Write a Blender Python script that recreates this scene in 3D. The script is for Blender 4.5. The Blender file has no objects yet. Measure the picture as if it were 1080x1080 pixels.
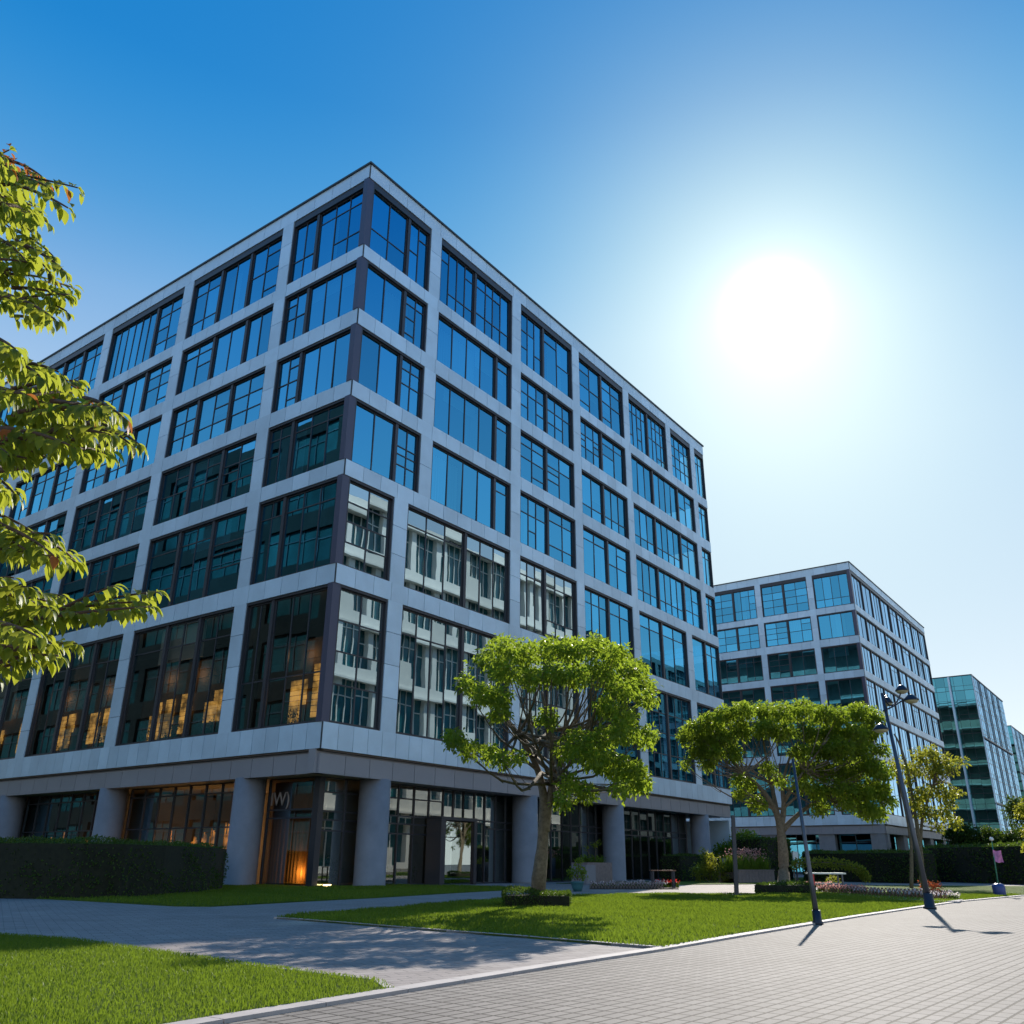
import bpy, bmesh, math, random
import numpy as np
from mathutils import Vector, Matrix
random.seed(7)
rng = np.random.default_rng(11)
SC = bpy.context.scene
COL = SC.collection
PI = math.pi
# ------------------------------------------------------------------ camera
EYE = 1.27
F, PITCH, ROLL = 919.59, 0.38299, -0.0074127       # focal length in pixels of a 1080 px wide picture
cam = bpy.data.cameras.new('camera')
camo = bpy.data.objects.new('camera', cam); COL.objects.link(camo)
cam.sensor_width = 36; cam.lens = 36 * F / 1080
cam.clip_start = 0.05; cam.clip_end = 4000
camo.location = (0, 0, EYE)
camo.rotation_euler = (Matrix.Rotation(PI/2 + PITCH, 3, 'X') @ Matrix.Rotation(-ROLL, 3, 'Z')).to_euler()
SC.camera = camo
# ------------------------------------------------------------------ light
SUN_AZ, SUN_EL = math.radians(19.5), math.radians(31.0)
SUNDIR = Vector((math.sin(SUN_AZ)*math.cos(SUN_EL), math.cos(SUN_AZ)*math.cos(SUN_EL), math.sin(SUN_EL)))
sl = bpy.data.lights.new('sun', 'SUN'); sl.energy = 5.0; sl.angle = math.radians(0.53); sl.color = (1.0, .93, .83)
so = bpy.data.objects.new('sun', sl); COL.objects.link(so)
so.rotation_euler = SUNDIR.to_track_quat('Z', 'Y').to_euler(); so.location = (60, 150, 120)
SC.view_settings.view_transform = 'Standard'; SC.view_settings.look = 'None'
SC.view_settings.exposure = 0.35; SC.view_settings.gamma = 1.0
W = bpy.data.worlds.new('World'); SC.world = W; W.use_nodes = True
nt = W.node_tree; nt.nodes.clear()
N = nt.nodes.new; L = nt.links.new
sky = N('ShaderNodeTexSky'); sky.sky_type = 'NISHITA'; sky.sun_disc = False
sky.sun_elevation = math.radians(33.6); sky.sun_rotation = SUN_AZ
sky.air_density = 1.0; sky.dust_density = 0.1; sky.ozone_density = 4.0
hs = N('ShaderNodeHueSaturation'); hs.inputs['Saturation'].default_value = 1.15
L(sky.outputs[0], hs.inputs['Color'])
bg = N('ShaderNodeBackground'); bg.inputs[1].default_value = 0.14
# clear day: deep blue paling downwards; horizon band brightened to lift shaded walls
tcs = N('ShaderNodeTexCoord'); nms = N('ShaderNodeVectorMath'); nms.operation = 'NORMALIZE'; L(tcs.outputs['Generated'], nms.inputs[0])
sep = N('ShaderNodeSeparateXYZ'); L(nms.outputs[0], sep.inputs[0])
ramp = N('ShaderNodeValToRGB'); cr_ = ramp.color_ramp; cr_.interpolation = 'B_SPLINE'
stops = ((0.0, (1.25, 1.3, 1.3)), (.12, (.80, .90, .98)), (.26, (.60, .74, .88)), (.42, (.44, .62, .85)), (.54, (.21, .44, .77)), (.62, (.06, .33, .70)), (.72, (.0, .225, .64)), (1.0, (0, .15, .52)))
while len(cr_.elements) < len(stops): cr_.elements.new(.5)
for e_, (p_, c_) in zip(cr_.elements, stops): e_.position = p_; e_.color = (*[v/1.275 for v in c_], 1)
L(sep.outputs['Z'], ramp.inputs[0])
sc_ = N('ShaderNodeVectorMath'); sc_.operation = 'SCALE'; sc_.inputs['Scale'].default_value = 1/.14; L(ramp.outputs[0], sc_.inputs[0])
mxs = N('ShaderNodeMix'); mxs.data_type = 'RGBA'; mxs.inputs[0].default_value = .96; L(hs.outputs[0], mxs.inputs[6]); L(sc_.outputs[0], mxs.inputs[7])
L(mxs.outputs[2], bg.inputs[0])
# the sun's own bright aureole in the sky
tc = N('ShaderNodeTexCoord'); nrm = N('ShaderNodeVectorMath'); nrm.operation = 'NORMALIZE'
L(tc.outputs['Generated'], nrm.inputs[0])
dot = N('ShaderNodeVectorMath'); dot.operation = 'DOT_PRODUCT'
L(nrm.outputs[0], dot.inputs[0])
GA, GE = math.radians(19.5), math.radians(33.65)
dot.inputs[1].default_value = (math.sin(GA)*math.cos(GE), math.cos(GA)*math.cos(GE), math.sin(GE))
mx = N('ShaderNodeMath'); mx.operation = 'MAXIMUM'; mx.inputs[1].default_value = 0; L(dot.outputs['Value'], mx.inputs[0])
last = bg.outputs[0]
for n, c, s in ((2400, (1, 1, .98), 2.2), (350, (1, .95, .86), .18), (110, (1, .9, .75), .05), (60, (1, .80, .34), .26), (30, (.80, .76, .32), .22), (9, (.5, .85, .5), .09)):
    pw = N('ShaderNodeMath'); pw.operation = 'POWER'; pw.inputs[1].default_value = n; L(mx.outputs[0], pw.inputs[0])
    ms = N('ShaderNodeMath'); ms.operation = 'MULTIPLY'; ms.inputs[1].default_value = s; L(pw.outputs[0], ms.inputs[0])
    b = N('ShaderNodeBackground'); b.inputs[0].default_value = (*c, 1); L(ms.outputs[0], b.inputs[1])
    ad = N('ShaderNodeAddShader'); L(last, ad.inputs[0]); L(b.outputs[0], ad.inputs[1]); last = ad.outputs[0]
wo = N('ShaderNodeOutputWorld'); L(last, wo.inputs[0])
W.cycles.sampling_method = 'MANUAL'; W.cycles.sample_map_resolution = 1024
SC.cycles.max_bounces = 8; SC.cycles.transparent_max_bounces = 16; SC.cycles.diffuse_bounces = 3
SC.cycles.glossy_bounces = 4; SC.cycles.transmission_bounces = 4
SC.cycles.sample_clamp_indirect = 4; SC.cycles.caustics_reflective = False; SC.cycles.caustics_refractive = False

# ------------------------------------------------------------------ picture -> place
_cp, _sp, _c, _s = math.cos(PITCH), math.sin(PITCH), math.cos(ROLL), math.sin(ROLL)
def ray(x, y):
    u, v = x-540, 540-y
    a = _c*u + _s*v; b = -_s*u + _c*v
    return Vector((a, F*_cp - b*_sp, F*_sp + b*_cp))
def at(x, y, Y):
    d = ray(x, y); return d*(Y/d.y) + Vector((0, 0, EYE))
def G(x, y, z=0.0):
    d = ray(x, y); t = (z-EYE)/d.z; return Vector((d.x*t, d.y*t, z))

# ------------------------------------------------------------------ materials
def mat(name, col, rough=.6, metal=0, var=0.0, noise=None, bump=0, trans=0, spec=.5, coat=0):
    m = bpy.data.materials.new(name); m.use_nodes = True
    t = m.node_tree; p = t.nodes['Principled BSDF']
    p.inputs['Roughness'].default_value = rough; p.inputs['Metallic'].default_value = metal
    p.inputs['Specular IOR Level'].default_value = spec
    if coat: p.inputs['Coat Weight'].default_value = coat
    p.inputs['Base Color'].default_value = (*col, 1)
    out = None
    if var or noise:
        src = None
        if noise:
            sc_, amt = noise
            tcn = t.nodes.new('ShaderNodeTexCoord'); nz = t.nodes.new('ShaderNodeTexNoise')
            nz.inputs['Scale'].default_value = sc_; nz.inputs['Detail'].default_value = 6; nz.inputs['Roughness'].default_value = .65
            t.links.new(tcn.outputs['Object'], nz.inputs['Vector'])
            mr = t.nodes.new('ShaderNodeMapRange'); mr.inputs[1].default_value = .3; mr.inputs[2].default_value = .7
            mr.inputs[3].default_value = 1-amt; mr.inputs[4].default_value = 1+amt
            t.links.new(nz.outputs[0], mr.inputs[0]); src = mr.outputs[0]
            if bump:
                bp = t.nodes.new('ShaderNodeBump'); bp.inputs['Strength'].default_value = bump; bp.inputs['Distance'].default_value = .02
                t.links.new(nz.outputs[0], bp.inputs['Height']); t.links.new(bp.outputs[0], p.inputs['Normal'])
        if var:
            at_ = t.nodes.new('ShaderNodeAttribute'); at_.attribute_name = 'rnd'
            mr = t.nodes.new('ShaderNodeMapRange'); mr.inputs[3].default_value = 1-var; mr.inputs[4].default_value = 1+var
            t.links.new(at_.outputs['Fac'], mr.inputs[0])
            if src is None: src = mr.outputs[0]
            else:
                mm = t.nodes.new('ShaderNodeMath'); mm.operation = 'MULTIPLY'
                t.links.new(src, mm.inputs[0]); t.links.new(mr.outputs[0], mm.inputs[1]); src = mm.outputs[0]
        vm = t.nodes.new('ShaderNodeVectorMath'); vm.operation = 'SCALE'; vm.inputs[0].default_value = col
        t.links.new(src, vm.inputs['Scale']); t.links.new(vm.outputs[0], p.inputs['Base Color'])
    return m

def glass(name, refl=(.30, .66, .92), body=(.10, .22, .26), base=.42, rough=.0, wave=.0):
    """coated facade glass: mirrors its surroundings with a blue coating, lets tinted light through"""
    m = bpy.data.materials.new(name); m.use_nodes = True
    t = m.node_tree; t.nodes.clear(); n = t.nodes.new
    g = n('ShaderNodeBsdfGlossy'); g.inputs['Color'].default_value = (*refl, 1); g.inputs['Roughness'].default_value = rough
    tr = n('ShaderNodeBsdfTransparent'); tr.inputs[0].default_value = (*body, 1)
    ge = n('ShaderNodeNewGeometry'); dt = n('ShaderNodeVectorMath'); dt.operation = 'DOT_PRODUCT'
    t.links.new(ge.outputs['Incoming'], dt.inputs[0]); t.links.new(ge.outputs['Normal'], dt.inputs[1])
    ab = n('ShaderNodeMath'); ab.operation = 'ABSOLUTE'; t.links.new(dt.outputs['Value'], ab.inputs[0])
    iv = n('ShaderNodeMath'); iv.operation = 'SUBTRACT'; iv.inputs[0].default_value = 1; t.links.new(ab.outputs[0], iv.inputs[1])
    p5 = n('ShaderNodeMath'); p5.operation = 'POWER'; p5.inputs[1].default_value = 4; t.links.new(iv.outputs[0], p5.inputs[0])
    mr = n('ShaderNodeMapRange'); mr.inputs[3].default_value = base; mr.inputs[4].default_value = 1.0
    t.links.new(p5.outputs[0], mr.inputs[0])
    if wave:
        tcn = n('ShaderNodeTexCoord'); nz = n('ShaderNodeTexNoise'); nz.inputs['Scale'].default_value = .5; nz.inputs['Detail'].default_value = 1
        bp = n('ShaderNodeBump'); bp.inputs['Strength'].default_value = 1; bp.inputs['Distance'].default_value = wave
        t.links.new(tcn.outputs['Object'], nz.inputs['Vector']); t.links.new(nz.outputs[0], bp.inputs['Height'])
        t.links.new(bp.outputs[0], g.inputs['Normal'])
    av = n('ShaderNodeAttribute'); av.attribute_name = 'rnd'      # panes differ a little from batch to batch
    mv = n('ShaderNodeMapRange'); mv.inputs[3].default_value = .80; mv.inputs[4].default_value = 1.15; t.links.new(av.outputs['Fac'], mv.inputs[0])
    vs = n('ShaderNodeVectorMath'); vs.operation = 'SCALE'; vs.inputs[0].default_value = refl; t.links.new(mv.outputs[0], vs.inputs['Scale']); t.links.new(vs.outputs[0], g.inputs['Color'])
    mx = n('ShaderNodeMixShader'); o = n('ShaderNodeOutputMaterial')
    t.links.new(mr.outputs[0], mx.inputs[0]); t.links.new(tr.outputs[0], mx.inputs[1]); t.links.new(g.outputs[0], mx.inputs[2])
    t.links.new(mx.outputs[0], o.inputs[0])
    return m

def emis(name, col, s):
    m = bpy.data.materials.new(name); m.use_nodes = True
    p = m.node_tree.nodes['Principled BSDF']
    p.inputs['Base Color'].default_value = (*[c*.5 for c in col], 1)
    p.inputs['Emission Color'].default_value = (*col, 1); p.inputs['Emission Strength'].default_value = s
    return m

def emis_var(name, col, s, scale):
    m = emis(name, col, s); t = m.node_tree; p = t.nodes['Principled BSDF']; n = t.nodes.new
    tc_ = n('ShaderNodeTexCoord'); nz = n('ShaderNodeTexNoise'); nz.inputs['Scale'].default_value = scale; nz.inputs['Detail'].default_value = 3
    mr = n('ShaderNodeMapRange'); mr.inputs[1].default_value = .38; mr.inputs[2].default_value = .68; mr.inputs[3].default_value = s*.12; mr.inputs[4].default_value = s
    t.links.new(tc_.outputs['Object'], nz.inputs['Vector']); t.links.new(nz.outputs[0], mr.inputs[0]); t.links.new(mr.outputs[0], p.inputs['Emission Strength'])
    return m

def leafmat(name, c1, c2, c3=None, trans=.5, tcol=(.35, .5, .03), rough=.45):
    """leaf: colour varies leaf by leaf, light from behind shines through"""
    m = bpy.data.materials.new(name); m.use_nodes = True
    t = m.node_tree; t.nodes.clear(); n = t.nodes.new
    at_ = n('ShaderNodeAttribute'); at_.attribute_name = 'rnd'
    cr = n('ShaderNodeValToRGB'); cr.color_ramp.elements[0].color = (*c1, 1); cr.color_ramp.elements[1].color = (*c2, 1)
    if c3:
        cr.color_ramp.elements[1].position = .955
        e = cr.color_ramp.elements.new(.985); e.color = (*c3, 1)
    t.links.new(at_.outputs['Fac'], cr.inputs[0])
    p = n('ShaderNodeBsdfPrincipled'); p.inputs['Roughness'].default_value = rough
    p.inputs['Specular IOR Level'].default_value = .16
    t.links.new(cr.outputs[0], p.inputs['Base Color'])
    tl = n('ShaderNodeBsdfTranslucent')
    mc = n('ShaderNodeMix'); mc.data_type = 'RGBA'; mc.inputs[0].default_value = .75
    t.links.new(cr.outputs[0], mc.inputs[6]); mc.inputs[7].default_value = (*tcol, 1)
    if c3:
        ms = n('ShaderNodeMapRange'); ms.inputs[1].default_value = .955; ms.inputs[2].default_value = .985
        ms.inputs[3].default_value = .75; ms.inputs[4].default_value = .05
        t.links.new(at_.outputs['Fac'], ms.inputs[0]); t.links.new(ms.outputs[0], mc.inputs[0])
    t.links.new(mc.outputs[2], tl.inputs[0])
    mx = n('ShaderNodeMixShader'); mx.inputs[0].default_value = trans; o = n('ShaderNodeOutputMaterial')
    t.links.new(p.outputs[0], mx.inputs[1]); t.links.new(tl.outputs[0], mx.inputs[2]); t.links.new(mx.outputs[0], o.inputs[0])
    return m

def paver(name, col, mortar, bw, bh, rot=0.0, msize=.006, var=.10, rough=.75, big=.10, offset=.5):
    m = bpy.data.materials.new(name); m.use_nodes = True
    t = m.node_tree; p = t.nodes['Principled BSDF']; n = t.nodes.new
    tcn = n('ShaderNodeTexCoord'); mp = n('ShaderNodeMapping'); mp.inputs['Rotation'].default_value = (0, 0, rot)
    t.links.new(tcn.outputs['Object'], mp.inputs[0])
    br = n('ShaderNodeTexBrick'); br.inputs['Scale'].default_value = 1
    br.inputs['Brick Width'].default_value = bw; br.inputs['Row Height'].default_value = bh
    br.inputs['Mortar Size'].default_value = msize; br.inputs['Mortar Smooth'].default_value = .3; br.offset = offset
    br.inputs['Color1'].default_value = (*[c*(1-var) for c in col], 1); br.inputs['Color2'].default_value = (*[c*(1+var) for c in col], 1)
    br.inputs['Mortar'].default_value = (*mortar, 1)
    t.links.new(mp.outputs[0], br.inputs['Vector'])
    def nzs(scale, amt, det=5):
        nz = n('ShaderNodeTexNoise'); nz.inputs['Scale'].default_value = scale; nz.inputs['Detail'].default_value = det
        nz.inputs['Roughness'].default_value = .65
        t.links.new(tcn.outputs['Object'], nz.inputs['Vector'])
        mr = n('ShaderNodeMapRange'); mr.inputs[1].default_value = .3; mr.inputs[2].default_value = .7; mr.inputs[3].default_value = 1-amt; mr.inputs[4].default_value = 1+amt
        t.links.new(nz.outputs[0], mr.inputs[0]); return mr.outputs[0], nz.outputs[0]
    a, _ = nzs(.35, big); b_, _ = nzs(3.0, big*.7); c_, raw = nzs(60, .16, 3)
    m1 = n('ShaderNodeMath'); m1.operation = 'MULTIPLY'; t.links.new(a, m1.inputs[0]); t.links.new(b_, m1.inputs[1])
    m2 = n('ShaderNodeMath'); m2.operation = 'MULTIPLY'; t.links.new(m1.outputs[0], m2.inputs[0]); t.links.new(c_, m2.inputs[1])
    vm = n('ShaderNodeVectorMath'); vm.operation = 'SCALE'; t.links.new(br.outputs['Color'], vm.inputs[0]); t.links.new(m2.outputs[0], vm.inputs['Scale'])
    t.links.new(vm.outputs[0], p.inputs['Base Color']); p.inputs['Roughness'].default_value = rough
    p.inputs['Specular IOR Level'].default_value = .12
    bp = n('ShaderNodeBump'); bp.inputs['Strength'].default_value = .5; bp.inputs['Distance'].default_value = .006
    ad = n('ShaderNodeMath'); ad.operation = 'MULTIPLY_ADD'; ad.inputs[1].default_value = -1; 
    t.links.new(br.outputs['Fac'], ad.inputs[0])
    sm = n('ShaderNodeMath'); sm.operation = 'MULTIPLY'; sm.inputs[1].default_value = .35; t.links.new(raw, sm.inputs[0]); t.links.new(sm.outputs[0], ad.inputs[2])
    t.links.new(ad.outputs[0], bp.inputs['Height']); t.links.new(bp.outputs[0], p.inputs['Normal'])
    return m

M = dict(
    clad=mat('cladding_panel', (.58, .74, .87), .38, .2, var=.09, noise=(.35, .10)),
    cladback=mat('cladding_joint', (.06, .07, .08), .7),
    beam=mat('beam_panel', (.30, .29, .31), .5, .1, var=.05, noise=(.3, .06)),
    column=mat('column_plaster', (.23, .232, .25), .6, noise=(.8, .14)),
    soffit=mat('soffit', (.30, .29, .28), .7, noise=(.5, .06)),
    frame=mat('window_frame', (.055, .055, .065), .4, .3, var=.1),
    post=mat('corner_post', (.085, .085, .13), .4, .3),
    reveal=mat('reveal', (.10, .075, .06), .6),
    glass=glass('facade_glass', refl=(.13, .60, .95), body=(.22, .46, .56), base=.58, wave=.0015),
    glass_street=glass('street_glass', refl=(.50, .68, .76), body=(.08, .20, .22), base=.70, wave=.002),
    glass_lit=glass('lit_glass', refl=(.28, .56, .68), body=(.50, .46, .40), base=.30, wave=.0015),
    glass_low=glass('ground_glass', refl=(.70, .78, .76), body=(.50, .58, .55), base=.40, wave=.001),
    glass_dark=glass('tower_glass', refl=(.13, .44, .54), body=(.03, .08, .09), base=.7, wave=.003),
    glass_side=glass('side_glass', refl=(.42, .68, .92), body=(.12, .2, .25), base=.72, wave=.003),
    floor=mat('floor_slab', (.30, .29, .27), .8),
    core=mat('core_wall', (.20, .19, .17), .9, noise=(.3, .3)),
    curtain=mat('curtain', (.85, .88, .88), .9),
    gold=mat('gold_curtain', (.50, .24, .06), .8),
    roof=mat('roof', (.10, .11, .12), .8),
    coping=mat('coping', (.05, .06, .07), .5, .3),
    white=mat('white_facade', (.80, .76, .70), .6, noise=(.3, .05)),
    brown=mat('brown_facade', (.018, .015, .014), .8, noise=(.2, .3), spec=.15),
    bark=mat('bark', (.16, .125, .085), .9, noise=(9, .45), bump=.9),
    barkd=mat('near_bark', (.10, .055, .035), .8, noise=(20, .4), bump=.6),
    soil=mat('soil', (.05, .035, .022), .95, noise=(12, .4), bump=1),
    dmetal=mat('dark_metal', (.035, .04, .055), .35, .6),
    gmetal=mat('grey_metal', (.09, .10, .12), .35, .7, noise=(4, .12)),
    lampglass=mat('lamp_shade', (.42, .38, .22), .35),
    blue=mat('blue_plastic', (.03, .06, .22), .35),
    teal=mat('teal_ceramic', (.05, .16, .18), .4),
    stone=mat('planter_stone', (.24, .19, .18), .8, noise=(5, .2), bump=.4),
    wood=mat('bench_wood', (.20, .10, .06), .6, noise=(6, .25)),
    red=mat('red_paint', (.5, .03, .03), .5),
    palet=mat('pale_top', (.62, .66, .58), .5),
    kerb=mat('kerb_stone', (.40, .355, .33), .75, noise=(2.5, .12), bump=.3),
    warm=emis_var('warm_glow', (1.0, .58, .14), 1.1, 1.4),
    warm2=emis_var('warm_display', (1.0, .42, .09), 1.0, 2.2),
    lampw=emis('uplight', (1.0, .75, .30), 6),
    letter=mat('letter_white', (.30, .25, .23), .5),
    flag=mat('flag_pink', (.62, .22, .42), .7, noise=(6, .5)),
    bollard=mat('bollard_white', (.75, .75, .72), .4),
    panelblue=mat('panel_bluegrey', (.16, .18, .27), .5),
    leaf=leafmat('tree_leaf', (.025, .05, .008), (.14, .18, .025), trans=.52, tcol=(.48, .64, .045)),
    leafy=leafmat('yellow_leaf', (.07, .10, .015), (.17, .19, .03), trans=.5, tcol=(.55, .56, .05)),
    leafn=leafmat('near_leaf', (.03, .065, .010), (.12, .19, .028), (.42, .13, .04), trans=.50, tcol=(.62, .66, .06)),
    leafr=leafmat('red_leaf', (.35, .06, .03), (.5, .15, .05), trans=.4, tcol=(.8, .18, .05)),
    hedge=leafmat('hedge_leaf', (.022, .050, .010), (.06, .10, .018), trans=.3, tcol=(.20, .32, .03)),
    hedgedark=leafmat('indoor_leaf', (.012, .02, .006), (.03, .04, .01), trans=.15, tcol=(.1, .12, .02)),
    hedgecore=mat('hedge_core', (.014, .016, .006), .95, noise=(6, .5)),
    grassb=leafmat('grass_blade', (.065, .12, .012), (.125, .185, .02), trans=.42, tcol=(.30, .42, .03)),
    flower_pink=leafmat('pink_petal', (.55, .20, .18), (.70, .42, .36), trans=.4, tcol=(.8, .45, .4)),
    flower_red=leafmat('red_petal', (.5, .02, .02), (.65, .05, .04), trans=.3, tcol=(.9, .06, .04)),
    flower_white=leafmat('white_petal', (.6, .5, .5), (.8, .72, .72), trans=.4, tcol=(.9, .8, .8)),
)
ANG = math.radians(38.7)
M['plaza'] = paver('plaza_pavers', (.228, .203, .180), (.048, .042, .037), .30, .15, rot=-(PI/2-ANG), msize=.016, offset=0, var=.09, big=.13)
M['path'] = paver('path_pavers', (.31, .268, .245), (.12, .11, .108), .40, .20, rot=-.5, msize=.008)
def lawnmat():
    m = mat('lawn', (.10, .17, .022), .9)
    t = m.node_tree; p = t.nodes['Principled BSDF']; n = t.nodes.new
    tcn = n('ShaderNodeTexCoord'); a = n('ShaderNodeTexNoise'); a.inputs['Scale'].default_value = 26; a.inputs['Detail'].default_value = 6; a.inputs['Roughness'].default_value = .8
    b = n('ShaderNodeTexNoise'); b.inputs['Scale'].default_value = .8; b.inputs['Detail'].default_value = 4
    t.links.new(tcn.outputs['Object'], a.inputs[0]); t.links.new(tcn.outputs['Object'], b.inputs[0])
    cr = n('ShaderNodeValToRGB'); cr.color_ramp.elements[0].position = .3; cr.color_ramp.elements[1].position = .72
    cr.color_ramp.elements[0].color = (.035, .065, .008, 1); cr.color_ramp.elements[1].color = (.15, .22, .025, 1)
    mm = n('ShaderNodeMath'); mm.operation = 'MULTIPLY_ADD'; mm.inputs[1].default_value = .45; 
    s2 = n('ShaderNodeMath'); s2.operation = 'MULTIPLY'; s2.inputs[1].default_value = .55; t.links.new(a.outputs[0], s2.inputs[0])
    t.links.new(b.outputs[0], mm.inputs[0]); t.links.new(s2.outputs[0], mm.inputs[2]); t.links.new(mm.outputs[0], cr.inputs[0])
    t.links.new(cr.outputs[0], p.inputs['Base Color']); p.inputs['Specular IOR Level'].default_value = .1
    bp = n('ShaderNodeBump'); bp.inputs['Strength'].default_value = 1; bp.inputs['Distance'].default_value = .06
    t.links.new(a.outputs[0], bp.inputs['Height']); t.links.new(bp.outputs[0], p.inputs['Normal'])
    return m
M['lawn'] = lawnmat()

# ------------------------------------------------------------------ mesh helpers
def worldloc(o):
    v = Vector((0, 0, 0))
    while o is not None: v += Vector(o.location); o = o.parent
    return v
class MB:
    """collects faces in world coordinates; build() makes ONE mesh object"""
    def __init__(self): self.v = []; self.f = []; self.r = []; self.sm = []
    def quad(self, a, b, c, d, r=None, sm=False):
        i = len(self.v); self.v += [a, b, c, d]; self.f.append((i, i+1, i+2, i+3)); self.r.append(random.random() if r is None else r); self.sm.append(sm)
    def tri(self, a, b, c, r=None):
        i = len(self.v); self.v += [a, b, c]; self.f.append((i, i+1, i+2)); self.r.append(random.random() if r is None else r); self.sm.append(False)
    def hexa(self, P, r=None):
        """P: 8 points, 0-3 bottom ring, 4-7 top ring"""
        i = len(self.v); self.v += P; r = random.random() if r is None else r
        for q in ((3, 2, 1, 0), (4, 5, 6, 7), (0, 1, 5, 4), (1, 2, 6, 5), (2, 3, 7, 6), (3, 0, 4, 7)):
            self.f.append(tuple(i+k for k in q)); self.r.append(r); self.sm.append(False)
    def box(self, x0, x1, y0, y1, z0, z1, r=None, T=None):
        P = [Vector(p) for p in ((x0, y0, z0), (x1, y0, z0), (x1, y1, z0), (x0, y1, z0), (x0, y0, z1), (x1, y0, z1), (x1, y1, z1), (x0, y1, z1))]
        if T is not None: P = [T @ p for p in P]
        self.hexa(P, r)
    def tube(self, pts, radii, n=8, cap=True, wob=0.0):
        pts = [Vector(p) for p in pts]; i0 = len(self.v); r = random.random()
        up = Vector((0.13, .21, 1)).normalized()
        for k, p in enumerate(pts):
            d = (pts[min(k+1, len(pts)-1)] - pts[max(k-1, 0)])
            d = d.normalized() if d.length > 1e-9 else Vector((0, 0, 1))
            a = d.cross(up)
            if a.length < .05: a = d.cross(Vector((1, 0, .1)))
            a.normalize(); b = d.cross(a)
            for j in range(n):
                t = 2*PI*j/n; w = 1 + wob*(random.random()-.5)
                self.v.append(p + (a*math.cos(t) + b*math.sin(t))*radii[k]*w)
        for k in range(len(pts)-1):
            for j in range(n):
                q = i0+k*n; self.f.append((q+j, q+(j+1) % n, q+n+(j+1) % n, q+n+j)); self.r.append(r); self.sm.append(True)
        if cap:
            self.f.append(tuple(i0+j for j in range(n))[::-1]); self.r.append(r); self.sm.append(False)
            e = i0+(len(pts)-1)*n; self.f.append(tuple(e+j for j in range(n))); self.r.append(r); self.sm.append(False)
    def lathe(self, c, prof, n=20, r=None):
        """prof: list of (radius, z) round a vertical axis at c"""
        c = Vector(c); i0 = len(self.v); r = random.random() if r is None else r
        for (R_, z) in prof:
            for j in range(n): self.v.append(c + Vector((R_*math.cos(2*PI*j/n), R_*math.sin(2*PI*j/n), z)))
        for k in range(len(prof)-1):
            for j in range(n):
                q = i0+k*n; self.f.append((q+j, q+(j+1) % n, q+n+(j+1) % n, q+n+j)); self.r.append(r); self.sm.append(True)
        self.f.append(tuple(i0+j for j in range(n))[::-1]); self.r.append(r); self.sm.append(False)
        e = i0+(len(prof)-1)*n; self.f.append(tuple(e+j for j in range(n))); self.r.append(r); self.sm.append(False)
    def poly(self, pts, r=.5):
        i = len(self.v); self.v += [Vector(p) for p in pts]; self.f.append(tuple(range(i, i+len(pts)))); self.r.append(r); self.sm.append(False)
    def prism(self, pts, z0, z1, r=.5):
        n = len(pts); i = len(self.v)
        self.v += [Vector((p[0], p[1], z0)) for p in pts] + [Vector((p[0], p[1], z1)) for p in pts]
        self.f.append(tuple(i+n+k for k in range(n))); self.r.append(r); self.sm.append(False)
        self.f.append(tuple(i+k for k in range(n))[::-1]); self.r.append(r); self.sm.append(False)
        for k in range(n):
            self.f.append((i+k, i+(k+1) % n, i+n+(k+1) % n, i+n+k)); self.r.append(r); self.sm.append(False)
    def build(self, name, m, parent=None, loc=None, **tags):
        me = bpy.data.meshes.new(name)
        off = worldloc(parent) if parent else Vector(loc or (0, 0, 0))
        V = np.array([tuple(v) for v in self.v], dtype=np.float32).reshape(-1, 3) - np.array(off, dtype=np.float32)
        lens = np.array([len(f) for f in self.f], dtype=np.int32)
        idx = np.fromiter((i for f in self.f for i in f), dtype=np.int32)
        me.vertices.add(len(V)); me.vertices.foreach_set('co', V.ravel())
        me.loops.add(len(idx)); me.loops.foreach_set('vertex_index', idx)
        me.polygons.add(len(lens)); st = np.zeros(len(lens), dtype=np.int32); st[1:] = np.cumsum(lens)[:-1]
        me.polygons.foreach_set('loop_start', st)
        me.polygons.foreach_set('use_smooth', np.array(self.sm, dtype=bool))
        at_ = me.attributes.new('rnd', 'FLOAT', 'FACE'); at_.data.foreach_set('value', np.array(self.r, dtype=np.float32))
        me.update(calc_edges=True); me.validate()
        me.materials.append(m)
        o = bpy.data.objects.new(name, me); COL.objects.link(o)
        if parent: o.parent = parent
        else: o.location = off
        tag(o, **tags)
        return o
def tag(o, label=None, cat=None, group=None, kind=None):
    if label: o['label'] = label
    if cat: o['category'] = cat
    if group: o['group'] = group
    if kind: o['kind'] = kind
    return o
def thing(name, loc, label, cat, group=None):
    o = bpy.data.objects.new(name, None); COL.objects.link(o); o.location = loc; o.empty_display_size = .3
    return tag(o, label, cat, group)
def copy_tree(o, loc, rz=0, scale=1, label=None):
    c = o.copy(); COL.objects.link(c); c.location = loc; c.rotation_euler = (0, 0, rz); c.scale = (scale,)*3
    if label: c['label'] = label
    for ch in list(o.children):
        d = ch.copy(); COL.objects.link(d); d.parent = c
        for g in list(ch.children):
            e = g.copy(); COL.objects.link(e); e.parent = d
    return c

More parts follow.
